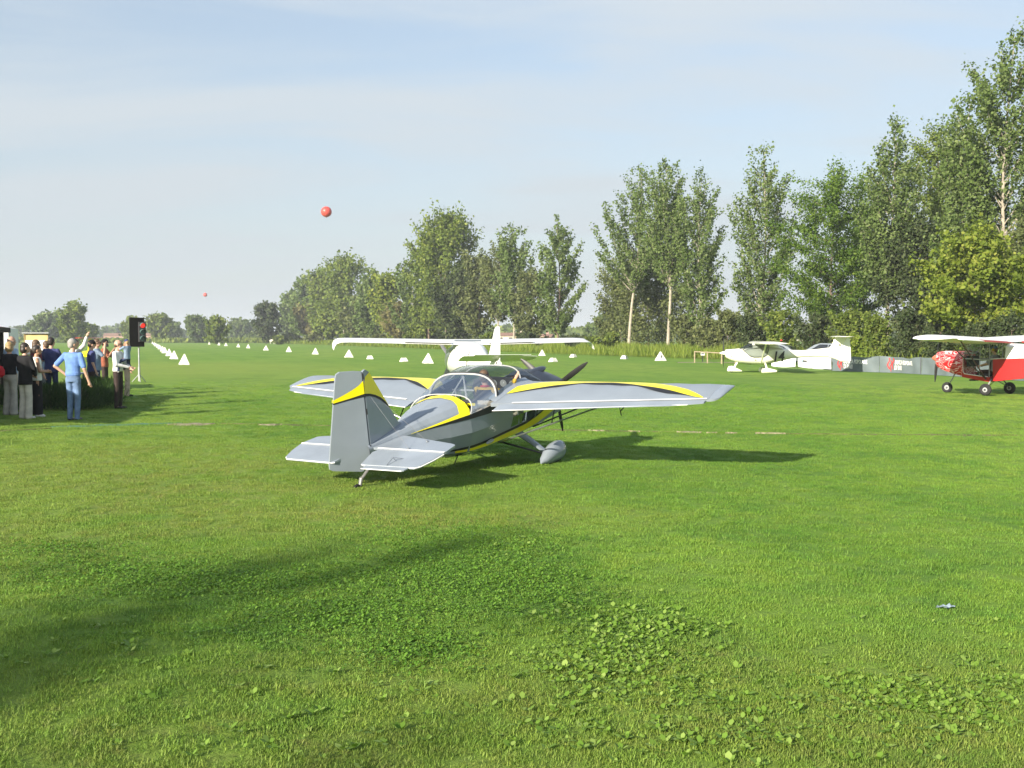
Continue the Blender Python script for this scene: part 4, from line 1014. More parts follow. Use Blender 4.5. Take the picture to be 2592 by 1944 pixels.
ts = MB(); ts.tube([(0, .15, -.16), (0, -.08, -.22), (0, -.25, -.30)], [.020, .018, .016], 8, squash=(1.3, .7)); ts.tube([(0, -.25, -.29), (0, -.29, -.36), (0, -.36, -.44)], [.026, .022, .018], 8); P3(ts, 'tail_spring', M_TAILS)
tw = wheel(td, (0, 0, 0), (1, 0, 0), .075, .04, 'tail_wheel')
tw.location = TD_OFF + Vector((0, -.36, -.405))
# main gear
for s in (1, -1):
    lg = MB(); lg.tube([(.30 * s, 2.86, -.60), (.56 * s, 2.90, -.78), (.80 * s, 2.93, -.97)], [.10, .085, .06], 10, squash=(1.0, .32)); P3(lg, 'gear_leg', M_GREY)
    sp_ = MB(); rg_ = []
    for f, w, h0, h1 in ((2.64, .012, -1.030, -1.010), (2.72, .06, -1.065, -.955), (2.85, .095, -1.10, -.885), (3.02, .115, -1.13, -.845), (3.18, .11, -1.14, -.85), (3.28, .085, -1.12, -.88), (3.34, .03, -1.06, -.96)):
        cz = (h0 + h1) / 2; hh = (h1 - h0) / 2; rg_.append([(s * .84 + w * math.cos(a), f, cz + hh * math.sin(a)) for a in [2 * math.pi * k / 16 for k in range(16)]])
    sp_.loft(rg_); P3(sp_, 'wheel_fairing', M_GREY, angle=50)
    w_o = wheel(td, (0, 0, 0), (1, 0, 0), .15, .09, 'main_wheel'); w_o.location = TD_OFF + Vector((s * .84, 3.08, -1.035))
ax_ = MB(); ax_.tube([(-.5, 2.75, -.74), (0, 2.70, -.72), (.78, 2.92, -.98)], .014, 6); P3(ax_, 'brake_strut', M_DARKTUBE)
# engine, propeller
spn = MB(); spn.revolve([(0, .10), (.06, .095), (.13, .07), (.18, .035), (.20, .005)], (0, 4.80, -.52), (0, 1, 0), 20); P3(spn, 'spinner', M_COWL)
for k, a in enumerate((56, -52, 176)):
    o = prop_blade(td, (0, 4.84, -.52), 1, R(a), .74, M_PROP, .085); o.location = TD_OFF
ex = MB(); ex.tube([(.12, 4.2, -.72), (.12, 4.1, -.84), (.13, 3.9, -.86)], .025, 8); P3(ex, 'exhaust_pipe', M_STEEL)
ps = MB(); ps.tube([(.1, 1.75, -.60), (.1, 1.60, -.72)], .008, 6); P3(ps, 'belly_antenna', M_BLK)

# =================================================================== WHITE HIGH-WING AIRCRAFT SEEN FROM BEHIND
def frame_empty(name, label, base, heading, cat='aircraft', pitch=0.0):
    """heading: angle of the nose from +Y towards +X; children use (right, forward, up)"""
    e = empty(name, base); e.rotation_euler = (pitch, 0, -heading); tag(e, label, cat); return e
HW_D = 37.2; HW = frame_empty('high_wing_aircraft', 'white high-wing aircraft with drooped wing tips seen from behind', ((1181 - 1296) / FPX * HW_D, HW_D, 0), R(-17))
# pod: f, centre u, half width, half height
POD = [(2.05, .92, .20, .20), (1.7, .94, .36, .34), (1.1, 1.0, .52, .50), (.3, 1.07, .61, .58), (-.4, 1.10, .62, .57), (-1.0, 1.10, .52, .50), (-1.6, 1.06, .36, .36), (-2.3, 1.02, .22, .22), (-3.1, 1.00, .14, .15), (-3.9, .99, .09, .10), (-4.15, .99, .05, .06)]
b = MB(); b.loft([[(w * math.copysign(abs(math.cos(a)) ** .8, math.cos(a)), f, cz + h * math.copysign(abs(math.sin(a)) ** .85, math.sin(a))) for a in [2 * math.pi * k / 24 for k in range(24)]] for f, cz, w, h in POD]); b.build('fuselage', M_WHITE, HW, angle=50)
for s in (1, -1):
    b = MB(); b.loft([[(s * (w + .012), f, cz + dz) for dz in (.02, .20, .36)] for f, cz, w in ((.9, 1.02, .50), (.4, 1.08, .565), (-.1, 1.10, .585), (-.55, 1.12, .53))], False); b.build('side_window', M_GLASSD, HW, angle=60)
    b = MB(); rings = []
    for r, le, te, z, th in ((.0, .75, -.60, 1.60, .17), (.62, .75, -.60, 1.60, .17), (2.4, .72, -.55, 1.645, .14), (4.1, .62, -.42, 1.69, .11), (4.42, .55, -.38, 1.685, .10), (4.56, .44, -.34, 1.63, .07), (4.62, .28, -.34, 1.54, .05), (4.65, .02, -.32, 1.42, .03)):
        rings.append([(p[0], p[1], p[2] + .10 * (p[1] - te) / (le - te) - .05) for p in wing_ring(r * s, le, te, z, th * 1.25, 8)])
    b.loft(rings); w = b.build('wing', M_WHITE, HW, angle=50)
    b = MB(); b.loft([[(r * s, f, z) for f, z in ((-.30 + dx, 1.665 + dz), (-.31 + dx, 1.670 + dz))] for r, dx, dz in ((.7, -.02, 0.02), (2.4, .0, .045), (4.05, .08, .07))], False); b.build('flap_gap', M_COWL, w)
    b = MB(); b.loft([[(r * s, -.60 + dx, 1.612 + dz), (r * s, -.40 + dx, 1.665 + dz), (r * s, -.40 + dx, 1.60 + dz)] for r, dx, dz in ((.66, 0, .0), (2.3, .05, .04))]); b.build('flap', M_WHITE, w)
    sp_ = MB(); sp_.tube([(s * .35, -.25, .62), (s * .85, -.32, .26)], [.06, .035], 8, squash=(1, .4)); sp_.build('gear_leg', M_WHITE, HW)
    pt = MB(); pt.loft([[(s * .88 + .10 * q * math.cos(a), f, .19 + .15 * q * math.sin(a)) for a in [2 * math.pi * k / 14 for k in range(14)]] for f, q in ((.20, .15), (.10, .75), (-.1, 1.0), (-.35, .85), (-.62, .45), (-.80, .06))]); pt.build('wheel_fairing', M_WHITE, HW, angle=50)
    wo = wheel(HW, (s * .88, -.2, .17), (1, 0, 0), .17, .11, 'main_wheel')
b = MB(); b.box((0, -.16, 1.70), (.95, .05, .03)); b.build('roof_window', M_GLASSD, HW)
# fin, stabilator
b = MB(); b.loft([[(x * t, f, z) for x, f in ((1, le - .15), (.9, (le + te) / 2), (0.15, te), (-.15, te), (-.9, (le + te) / 2), (-1, le - .15), (0, le))] for z, le, te, t in ((.98, -2.65, -4.12, .06), (1.35, -2.98, -4.14, .055), (1.75, -3.28, -4.14, .045), (2.06, -3.50, -4.12, .035), (2.14, -3.68, -4.08, .016))]); fn_ = b.build('fin', M_WHITE, HW, angle=50)
for i, ch in enumerate('I-7J'):
    text_mesh('registration', ch, .13, M_INK, fn_, Matrix.Translation((-.062, -3.80 + .006 * i, 1.88 - .13 * i)) @ Matrix.Rotation(R(-90), 4, 'Z') @ Matrix.Rotation(R(90), 4, 'X'), .002, .002)
ta = R(-16)
def sfr(r, f, t): return (r, -3.75 + f * math.cos(ta) - t * math.sin(ta), 1.115 + f * math.sin(ta) + t * math.cos(ta))
b = MB(); b.loft([[sfr(r, le, 0), sfr(r, lerp(le, te, .3), .03 * q), sfr(r, te, .004), sfr(r, te, -.004), sfr(r, lerp(le, te, .3), -.03 * q)] for r, le, te, q in ((-1.22, .10, -.22, .3), (-1.17, .22, -.42, .6), (-.6, .26, -.45, 1), (.6, .26, -.45, 1), (1.0, .22, -.40, .7), (1.24, .05, -.36, .2))]); stb = b.build('stabilator', M_WHITE, HW, angle=50)
b = MB(); b.loft([[sfr(r, -.455, .006), sfr(r, -.55, .006), sfr(r, -.55, -.002), sfr(r, -.455, -.004)] for r in (-.85, .98)]); b.build('trim_tab', M_WHITE, stb)
for r in (-.06, .06):
    b = MB(); b.box((r, -4.0, 1.0), (.035, .10, .07)); b.build('pivot_block', M_BLK, HW)
b = MB(); b.ell((.10, -3.95, .93), (.09, .16, .045)); b.build('tail_light_fairing', M_WHITE, HW)
b = MB(); b.tube([(-.30, -1.62, 1.35), (-.40, -1.60, 1.15), (-.42, -1.60, .9), (-.42, -1.58, .78)], .012, 6); b.build('whip_antenna', M_BLK, HW)
b = MB(); b.tube([(0, 1.7, .7), (0, 1.75, .35)], .03, 8); b.build('nose_leg', M_WHITE, HW); wheel(HW, (0, 1.75, .16), (1, 0, 0), .16, .10, 'nose_wheel')
b = MB(); b.revolve([(0, .13), (.1, .11), (.2, .06), (.26, .01)], (0, 2.04, .98), (0, 1, 0)); b.build('spinner', M_WHITE, HW)
M_PROPG = PM('grey_prop', (0.25, 0.25, 0.25), .5)
for a in (-36, 84, 204): prop_blade(HW, (0, 2.12, .98), 1, R(a), .84, M_PROPG, .15)

# =================================================================== WHITE AIRCRAFT NUMBERED 14
K14 = 55.0 / FPX / 5.027                                   # metres per pixel of the traced enlargement
A14_D = 55.0
A14 = frame_empty('white_aircraft', 'cream white high-wing aircraft with a T-tail and the number 14', ((1100 / 5.027 + 1740 - 1296) / FPX * A14_D, A14_D, 0), R(-90 + 8.5))
def f14(X): return (1100 - X) * K14
def z14(Y): return (617 - Y) * K14
S14 = [(492, 328, 412, .16), (500, 322, 425, .24), (560, 318, 460, .34), (660, 308, 488, .42), (760, 300, 502, .50), (850, 290, 510, .54), (950, 285, 512, .54), (1050, 284, 498, .50), (1130, 290, 482, .42), (1230, 312, 456, .33), (1330, 326, 434, .25), (1450, 330, 420, .20), (1600, 318, 413, .16), (1750, 300, 415, .13), (1850, 292, 440, .11), (1920, 292, 472, .09), (2000, 296, 476, .07), (2040, 300, 468, .03)]
b = MB(); b.loft([[(w * math.copysign(abs(math.cos(a)) ** .75, math.cos(a)), f14(X), (z14(t) + z14(m)) / 2 + (z14(t) - z14(m)) / 2 * math.copysign(abs(math.sin(a)) ** .8, math.sin(a))) for a in [2 * math.pi * k / 22 for k in range(22)]] for X, t, m, w in S14]); fu14 = b.build('fuselage', M_CREAM, A14, angle=50)
# cabin glazing: windscreen, roof and doors
def cab(X, Yb, Yt, wb, wt): return [(-wb, f14(X), z14(Yb)), (-lerp(wb, wt, .7), f14(X), z14(lerp(Yb, Yt, .6))), (-wt, f14(X), z14(Yt)), (wt, f14(X), z14(Yt)), (lerp(wb, wt, .7), f14(X), z14(lerp(Yb, Yt, .6))), (wb, f14(X), z14(Yb))]
b = MB(); b.loft([cab(668, 312, 309, .42, .30), cab(740, 306, 272, .48, .36), cab(825, 300, 244, .53, .42)], False); b.build('windscreen', M_GLASSD, A14, angle=50)
b = MB(); b.loft([cab(825, 300, 244, .53, .42), cab(940, 292, 236, .54, .44), cab(1040, 292, 240, .50, .42), cab(1130, 300, 262, .42, .30), cab(1210, 314, 300, .34, .2)], False); b.build('cabin_roof', M_CREAM, A14, angle=50)
for s in (1, -1):
    b = MB(); V_ = [(700, 322), (780, 275), (860, 262), (1030, 264), (1020, 330), (1000, 385), (960, 414), (840, 418), (790, 402), (740, 360)]
    b.add([(s * (.562 + .0 * k), f14(X), z14(Y)) for k, (X, Y) in enumerate(V_)], [tuple(range(len(V_)))]); dw = b.build('door_window', M_GLASSD, A14, smooth=False)
    b = MB(); b.tube([(s * .567, f14(X), z14(Y)) for X, Y in V_ + V_[:1]], .018, 6); b.build('window_seal', M_COWL, dw)
    b = MB(); b.tube([(s * .52, f14(930), z14(492)), (s * 2.1, f14(960), z14(240))], .045, 8, squash=(1, .4)); b.build('wing_strut', M_CREAM, A14)
    b = MB(); rings = []
    for r, le, te, z, th in ((0, 838, 1180, 240, .19), (.6, 838, 1180, 240, .19), (2.8, 840, 1178, 236, .18), (4.2, 850, 1176, 232, .16), (4.45, 890, 1170, 234, .08)):
        rings.append(wing_ring(r * s, f14(le), f14(te), z14(z) - .03, th, 8))
    b.loft(rings); b.build('wing', M_CREAM, A14, angle=50)
    b = MB(); b.tube([(s * .35, f14(985), z14(490)), (s * .72, f14(1000), z14(560))], .05, 8, squash=(1, .5)); b.build('gear_leg', M_CREAM, A14)
    b = MB(); b.loft([[(s * .82 + q * .10 * math.cos(a), f14(X), lerp(z14(t), z14(m), .5) + (z14(t) - z14(m)) / 2 * math.sin(a)) for a in [2 * math.pi * k / 14 for k in range(14)]] for X, t, m, q in ((930, 590, 608, .3), (938, 562, 614, .8), (985, 548, 615, 1.0), (1050, 560, 612, .85), (1105, 574, 606, .5), (1122, 584, 598, .2))]); b.build('wheel_fairing', M_CREAM, A14, angle=50)
    wheel(A14, (s * .82, f14(975), .14), (1, 0, 0), .14, .09, 'main_wheel')
b = MB(); b.tube([(0, f14(650), z14(480)), (0, f14(610), z14(545))], .05, 8); b.build('nose_leg', M_CREAM, A14)
b = MB(); b.loft([[(q * .09 * math.cos(a), f14(X), lerp(z14(t), z14(m), .5) + (z14(t) - z14(m)) / 2 * math.sin(a)) for a in [2 * math.pi * k / 14 for k in range(14)]] for X, t, m, q in ((518, 572, 600, .4), (535, 535, 606, .9), (580, 530, 608, 1), (640, 560, 607, .8), (690, 584, 605, .5), (704, 592, 602, .2))]); b.build('nose_wheel_fairing', M_CREAM, A14, angle=50)
wheel(A14, (0, f14(570), .13), (1, 0, 0), .13, .08, 'nose_wheel')
b = MB(); b.loft([[(t * x, f14(X), z14(Y)) for x, X in ((1, lerp(le, te, .25)), (.8, lerp(le, te, .6)), (.1, te), (-.1, te), (-.8, lerp(le, te, .6)), (-1, lerp(le, te, .25)), (0, le))] for Y, le, te, t in ((300, 1775, 1915, .06), (270, 1808, 1938, .055), (170, 1852, 1992, .045))]); fn14 = b.build('fin', M_CREAM, A14, angle=50)
b = MB(); b.loft([[(x * .035, f14(X), z14(Y)) for x, X in ((1, le), (.3, te), (-.3, te), (-1, le))] for Y, le, te in ((462, 2000, 2046), (380, 1975, 2044), (300, 1920, 2038), (172, 1995, 2028))]); b.build('rudder', M_WHITEF, A14, angle=40)
b = MB(); rings = [wing_ring(r, f14(le), f14(te), z14(160), .075 * q, 6) for r, le, te, q in ((-1.15, 1850, 2040, .4), (-.9, 1815, 2050, .8), (0, 1800, 2055, 1.25), (.9, 1815, 2050, .8), (1.15, 1850, 2040, .4))]; b.loft(rings); b.build('tailplane', M_CREAM, A14, angle=50)
b = MB(); b.revolve([(0, .10), (.1, .09), (.2, .055), (.29, .01)], (0, f14(490), z14(368)), (0, 1, 0)); b.build('spinner', M_WHITE, A14)
for a in (0, 180): prop_blade(A14, (0, f14(470), z14(368)), 1, R(a + 2), .78, M_PROP, .09)
text_mesh('number', '14', .74, M_INK, A14, Matrix.Translation((-.555, f14(1065), z14(470))) @ Matrix.Rotation(R(-90), 4, 'Z') @ Matrix.Rotation(R(90), 4, 'X'), .05, .014, .18, 1.0, .80)
b = MB(); b.ell((-.06, f14(1905), z14(262)), (.012, .06, .03)); b.build('fin_emblem', M_COWL, fn14)
b = MB(); b.ell((-.36, f14(562), z14(410)), (.03, .05, .012)); b.build('cowling_vent', M_COWL, fu14)
b = MB(); b.ell((-.545, f14(860), z14(452)), (.012, .03, .03)); b.build('door_latch', M_COWL, fu14)
b = MB(); b.ell((.0, f14(1190), z14(205)), (.05, .06, .05)); b.build('beacon', M_RED, A14)
# crew inside the glazing
b = MB(); b.ell((-.24, f14(905), z14(345)), (.13, .10, .22)); b.build('seat', M_CABIN, A14)

# =================================================================== RED AND WHITE AIRCRAFT ON THE RIGHT
RD_ = frame_empty('red_aircraft', 'red and white high-wing aircraft with swirl pattern cowling and a pilot in a blue cap', (15.25, 33.45, 0), R(-43))
M_SWIRL, Nn_, Ll_, Oo_ = new_mat('swirl_paint')
tc_ = Nn_.new('ShaderNodeTexCoord'); mp_ = Nn_.new('ShaderNodeMapping'); mp_.inputs['Scale'].default_value = (1, .55, 1.4); Ll_.new(tc_.outputs['Object'], mp_.inputs[0])
nz_ = Nn_.new('ShaderNodeTexNoise'); nz_.inputs['Scale'].default_value = 2.6; nz_.inputs['Detail'].default_value = 1.5; nz_.inputs['Distortion'].default_value = 1.6; Ll_.new(mp_.outputs[0], nz_.inputs['Vector'])
m1 = Nn_.new('ShaderNodeMath'); m1.operation = 'MULTIPLY'; m1.inputs[1].default_value = 9.0; Ll_.new(nz_.outputs['Fac'], m1.inputs[0])
m2 = Nn_.new('ShaderNodeMath'); m2.operation = 'PINGPONG'; m2.inputs[1].default_value = .5; Ll_.new(m1.outputs[0], m2.inputs[0])
m3 = Nn_.new('ShaderNodeMapRange'); m3.inputs['From Min'].default_value = .33; m3.inputs['From Max'].default_value = .42; Ll_.new(m2.outputs[0], m3.inputs['Value'])
m4 = Nn_.new('ShaderNodeMix'); m4.data_type = 'RGBA'; m4.inputs[6].default_value = (.50, .012, .016, 1); m4.inputs[7].default_value = (.80, .52, .52, 1); Ll_.new(m3.outputs[0], m4.inputs[0])
b_ = Nn_.new('ShaderNodeBsdfPrincipled'); b_.inputs['Roughness'].default_value = .35; Ll_.new(m4.outputs[2], b_.inputs['Base Color']); Ll_.new(b_.outputs[0], Oo_.inputs['Surface'])
M_SPIN = PM('orange_spinner', (.62, .16, .09), .4, var=.3, scale=9)
def ring8(f, w, u0, u1, k=.72): return [(w, f, lerp(u0, u1, .5)), (w * .97, f, lerp(u0, u1, .82)), (w * k, f, u1), (-w * k, f, u1), (-w * .97, f, lerp(u0, u1, .82)), (-w, f, lerp(u0, u1, .5)), (-w * .97, f, lerp(u0, u1, .18)), (-w * k, f, u0), (w * k, f, u0), (w * .97, f, lerp(u0, u1, .18))]
b = MB(); b.loft([ring8(2.62, .24, .90, 1.28), ring8(2.55, .31, .84, 1.33), ring8(2.2, .38, .72, 1.37), ring8(1.75, .44, .62, 1.36), ring8(1.40, .50, .58, 1.30)]); b.build('cowling', M_SWIRL, RD_, angle=40)
b = MB(); b.revolve([(0, .13), (.10, .115), (.20, .07), (.27, .01)], (0, 2.63, 1.13), (0, 1, 0)); spn = b.build('spinner', M_SPIN, RD_)
for a in (8, 188): prop_blade(RD_, (0, 2.70, 1.13), 1, R(a), .80, M_PROP, .10)
b = MB()
for s in (1, -1):     # lower sill beams and rear side panels
    b.loft([[(s * .50, f, u0), (s * .52, f, u1), (s * .47, f, u1), (s * .45, f, u0)] for f, u0, u1 in ((1.42, .56, .70), (.3, .46, .58), (-.25, .44, .56))])
b.loft([[(-.50, f, u), (.50, f, u), (.50, f, u - .03), (-.50, f, u - .03)] for f, u in ((1.42, .58), (.3, .48), (-.25, .45))])
b.build('lower_frame', M_RED, RD_, angle=40)
TAILR = [(-.36, .50, .46, 1.12), (-.45, .50, .45, 1.14), (-1.2, .44, .55, 1.17), (-2.2, .28, .72, 1.19), (-3.1, .14, .85, 1.20), (-3.7, .05, .92, 1.18)]
b = MB(); b.loft([[(w * .95, f, u0), (w, f, u1), (-w, f, u1), (-w * .95, f, u0)] for f, w, u0, u1 in TAILR]); b.build('rear_fuselage', M_RED, RD_, angle=40)
UPR = [(-.72, .49, 1.14, 1.62), (-1.0, .46, 1.16, 1.60), (-1.8, .34, 1.19, 1.46), (-2.8, .18, 1.21, 1.33), (-3.7, .06, 1.19, 1.24)]
b = MB(); b.loft([[(w, f, u0), (w * .9, f, lerp(u0, u1, .8)), (w * .5, f, u1), (-w * .5, f, u1), (-w * .9, f, lerp(u0, u1, .8)), (-w, f, u0)] for f, w, u0, u1 in UPR]); b.build('upper_fuselage', M_WHITEF, RD_, angle=40)
b = MB(); b.tube([(.51, -.25, 1.13), (.46, -.9, 1.17), (.3, -2, 1.2)], .012, 6); b.tube([(-.51, -.25, 1.13), (-.46, -.9, 1.17), (-.3, -2, 1.2)], .012, 6)
for s in (1, -1): b.tube([(s * .51, 1.38, 1.26), (s * .52, 1.36, .74), (s * .52, 1.28, .66), (s * .52, .4, .60), (s * .51, -.12, .58)], .013, 6)
b.build('trim_piping', M_TAPE, RD_)
b = MB()
for s in (1, -1):
    for p, q in (((.46, 1.20, 1.30), (.44, .85, 1.68)), ((.46, 1.38, 1.30), (.40, .70, 1.70)), ((.46, .62, 1.66), (.46, .95, 1.15)), ((.48, .35, 1.66), (.49, .40, .60)), ((.50, 1.36, 1.14), (.50, -.2, 1.10)), ((.47, -.15, 1.66), (.50, -.20, .58))):
        b.tube([(p[0] * s, p[1], p[2]), (q[0] * s, q[1], q[2])], .018, 7)
b.tube([(-.46, 1.38, 1.30), (.46, 1.38, 1.30)], .018, 7); b.tube([(-.42, .72, 1.69), (.42, .72, 1.69)], .018, 7); b.build('cabin_tubes', M_TUBE, RD_)
b = MB(); b.loft([[(-.46, 1.40, 1.31), (-.2, 1.42, 1.35), (.2, 1.42, 1.35), (.46, 1.40, 1.31)], [(-.45, .98, 1.52), (-.2, 1.0, 1.55), (.2, 1.0, 1.55), (.45, .98, 1.52)], [(-.42, .62, 1.69), (-.2, .62, 1.70), (.2, .62, 1.70), (.42, .62, 1.69)]], False); b.build('windscreen', M_GLASS, RD_, angle=60)
b = MB(); b.box((0, .2, .62), (.7, .6, .08)); b.box((0, -.12, .92), (.7, .08, .6)); b.box((0, 1.2, 1.05), (.86, .05, .34)); b.build('cabin_fittings', M_CABIN, RD_)
for s in (1, -1):
    b = MB(); rings = []
    for r, le, te, z, th, dr_ in ((0, .95, -.50, 1.66, .24, 0), (.5, .95, -.50, 1.67, .24, 0), (2.4, .95, -.46, 1.725, .23, 0), (3.6, .93, -.42, 1.765, .20, 0), (3.98, .85, -.36, 1.77, .16, 0), (4.16, .62, -.25, 1.755, .07, 0)):
        rings.append(wing_ring(r * s, le, te, z, th, 9))
    b.loft(rings); w = b.build('wing', M_WHITEF, RD_, angle=50)
    b = MB(); b.loft([[(r * s, -.44 + dx, z + .025), (r * s, -.66 + dx, z - .03), (r * s, -.66 + dx, z - .045), (r * s, -.44 + dx, z - .01)] for r, dx, z in ((.55, -.03, 1.66), (2.5, .0, 1.72))]); fl_ = b.build('flap', M_RED, w, angle=30)
    b = MB(); b.loft([[(r * s, -.44 + dx, z + .025), (r * s, -.64 + dx, z - .02), (r * s, -.64 + dx, z - .035), (r * s, -.44 + dx, z - .01)] for r, dx, z in ((2.52, .0, 1.72), (3.75, .05, 1.76))]); b.build('aileron', M_WHITEF, w, angle=30)
    for fa, fb_ in ((.62, .42), (-.20, .10)):
        b = MB(); b.tube([(.50 * s, -.02, .50), (2.55 * s, fa, 1.70)], .036, 8, squash=(1, .55)); b.build('wing_strut', M_DARKTUBE, RD_)
    b = MB(); b.tube([(.40 * s, -.25, .50), (.82 * s, -.32, .26)], .032, 8, squash=(1, .6)); b.build('gear_leg', M_TUBE if s < 0 else M_DARKTUBE, RD_)
    b = MB(); b.tube([(.1 * s, -.2, .44), (.80 * s, -.32, .24)], .014, 6); b.build('gear_brace', M_DARKTUBE, RD_)
    wheel(RD_, (.90 * s, -.32, .19), (1, 0, 0), .19, .14, 'main_wheel', M_TUBE)
b = MB(); b.tube([(0, 1.72, .66), (0, 1.80, .50), (.0, 1.98, .19)], [.03, .022, .018], 8); b.tube([(-.1, 1.98, .19), (.1, 1.98, .19)], .015, 6); b.build('nose_leg', M_TUBE, RD_)
wheel(RD_, (0, 1.98, .18), (1, 0, 0), .18, .12, 'nose_wheel', M_TUBE)
b = MB().prism([(-2.9, 1.25), (-3.3, 1.75), (-3.75, 1.85), (-3.8, .95), (-3.4, .95)], .05, lambda a, c, t: (t, a, c)); b.build('fin', M_WHITEF, RD_)
b = MB().prism([(0, -3.1), (1.15, -3.25), (1.2, -3.8), (0, -3.85), (-1.2, -3.8), (-1.15, -3.25)], .04, lambda a, c, t: (a, c, 1.22 + t)); b.build('tailplane', M_WHITEF, RD_)

def rd_map(y): return (y + .32) * .523 if y > -.32 and y <= 1.4 else (.9 + (y - 1.4) * .83 if y > 1.4 else y + .32)
for ch in list(RD_.children):
    nm = ch.name.split('.')[0]
    if nm in ('main_wheel', 'nose_wheel'):
        ch.location.y += .32 if nm == 'main_wheel' else 1.62 - 1.98; continue
    if nm == 'wing': continue
    if nm in ('fin', 'tailplane'): ch.location.y += .32; continue
    for v in ch.data.vertices: v.co.y = rd_map(v.co.y)
    if nm == 'nose_leg':
        for v in ch.data.vertices: v.co.y += (1.62 - rd_map(1.98)) * (1 if v.co.z < .35 else .85)

# =================================================================== THINGS ALONG THE FIELD
# ---- runway markers
M_CONE = PM('white_marker', (0.66, 0.65, 0.60), 0.6, var=0.08, scale=4, dirt=(0.44, 0.43, 0.34))
def pyramid_mesh(h, w, top):
    b = MB(); b.loft([[(sx * q, sy * q, z) for sx, sy in ((1, 1), (-1, 1), (-1, -1), (1, -1))] for z, q in ((0, w), (.03, w), (h, top))]); return b.mesh('runway_pyramid', smooth=False)
PYR = pyramid_mesh(.72, .34, .03); LOW = pyramid_mesh(.30, .26, .15)
PYR.materials.append(M_CONE); LOW.materials.append(M_CONE)
def marker(name, me, px, py, rz, label, group, sc=1.0):
    o = bpy.data.objects.new(name, me); COL.objects.link(o); o.location = G(px, py); o.rotation_euler = (.05 * math.sin(px), .05 * math.cos(px * 1.7), rz); o.scale = (sc, sc, sc); tag(o, label, 'runway marker', group)
for i, (px, py) in enumerate(((466, 923), (440, 909), (428, 901), (417, 894), (411.5, 889.5), (405, 884), (399.5, 880), (394.5, 876.5), (391, 873.5), (386.5, 870.5))):
    marker('runway_pyramid', PYR, px, py, .35 + .1 * math.sin(i * 3), 'white pyramid marker in the row beside the traffic light', 'pyramid row by the traffic light')
for i, (px, py) in enumerate(((1083, 920), (883, 905), (798, 897), (731, 891), (673, 887), (628, 881.5), (603, 879), (572, 875.8), (554, 874), (529.5, 872))):
    marker('runway_pyramid', PYR, px, py, .35 + .1 * math.sin(i * 2), 'white pyramid marker in the row nearer the trees', 'pyramid row nearer the trees')
marker('runway_pyramid', PYR, 1372, 900.5, .3, 'lone white pyramid marker below the wing tip of the white aircraft seen from behind', None, .85)
marker('runway_pyramid', PYR, 1672, 913, .4, 'white pyramid marker with a dark mark, before the poplar trunks', None, 1.0)
b = MB(); b.box((G(1672, 913).x + .02, G(1672, 913).y - .27, .34), (.05, .03, .20)); o = b.build('marker_slot', M_BLK, bpy.data.objects[[x.name for x in COL.objects if x.name.startswith('runway_pyramid')][-1]]);
_pp = o.parent; o.matrix_parent_inverse = Matrix.LocRotScale(_pp.location, _pp.rotation_euler, _pp.scale).inverted()
for i, (px, py) in enumerate(((936.5, 909), (1022, 915.5), (1400, 916), (1451, 904.5), (1580, 908.5))):
    marker('low_runway_marker', LOW, px, py, .3 + .2 * i, 'low white flat-topped marker on the grass behind the grey aircraft', 'low flat-topped markers')

# ---- tethered balloons
M_BALLOON = PM('red_balloon', (0.62, 0.07, 0.055), 0.4, var=0.06, scale=2)
for px, py, dd, lb in ((826, 536, 203, 'large red tethered balloon floating high over the far stand of trees'), (519.5, 746, 545, 'small distant red tethered balloon low over the plain')):
    p = AT(px, py, dd); e = empty('red_balloon', (p.x, p.y, 0)); tag(e, lb, 'balloon')
    b = MB(); rings = []
    for i in range(15):
        t = math.pi * i / 14; r_ = max(.02, math.sin(t)) * 1.03; z = -math.cos(t) * 1.0
        if i < 2: r_ = (.03, .17)[i]; z = (-1.10, -1.0)[i]
        rings.append([(r_ * math.cos(a), r_ * math.sin(a), p.z + z) for a in [2 * math.pi * k / 24 for k in range(24)]])
    b.loft(rings); b.build('envelope', M_BALLOON, e)
    b = MB(); b.tube([(0, 0, 0), (0, 0, p.z - 1.1)], .004, 5); b.build('tether', M_WIRE, e)

M_BOARD = PM('matt_black_board', (.010, .010, .010), .9, var=.2, spec=.1)
# ---- traffic light on its stand
c = G(352, 968); tl_ = empty('traffic_light', c, R(36)); tag(tl_, 'mobile traffic light on a black board, its red lamp lit', 'traffic light')
b = MB(); b.box((-.06, 0, 2.02), (.58, .05, 1.17)); b.build('backing_board', M_BOARD, tl_)
b = MB(); b.box((.12, -.09, 2.03), (.26, .16, .80)); b.build('lamp_housing', M_CABIN, tl_)
M_LRED = EMIT('lit_red_lamp', (1.0, .06, .04), .55); M_LOFF = PM('unlit_green_lamp', (.02, .07, .06), .3, coat=.3)
for i, (z, mt) in enumerate(((2.29, M_LRED), (2.03, M_LOFF), (1.77, M_LOFF))):
    b = MB(); b.revolve([(0, .01), (0, .095), (.03, .10), (.03, .01)], (.12, -.20, z), (0, 1, 0), 18); lp = b.build('lamp', mt, tl_)
    b = MB(); ar = [R(a) for a in range(-10, 191, 20)]
    b.loft([[(.12 + .115 * math.cos(a), -.17, z + .115 * math.sin(a)) for a in ar], [(.12 + .115 * math.cos(a), -.36 + .06 * (1 - max(0, math.sin(a))), z + .10 * math.sin(a)) for a in ar]], False); b.build('lamp_hood', PM('hood_teal_%d' % i, (.07, .13, .12), .4), lp)
b = MB(); b.tube([(.02, .03, .05), (.02, .03, 1.46)], .030, 10); b.tube([(.02, .03, .05), (.02, .03, .62)], .045, 10); b.build('pole', M_TUBE, tl_)
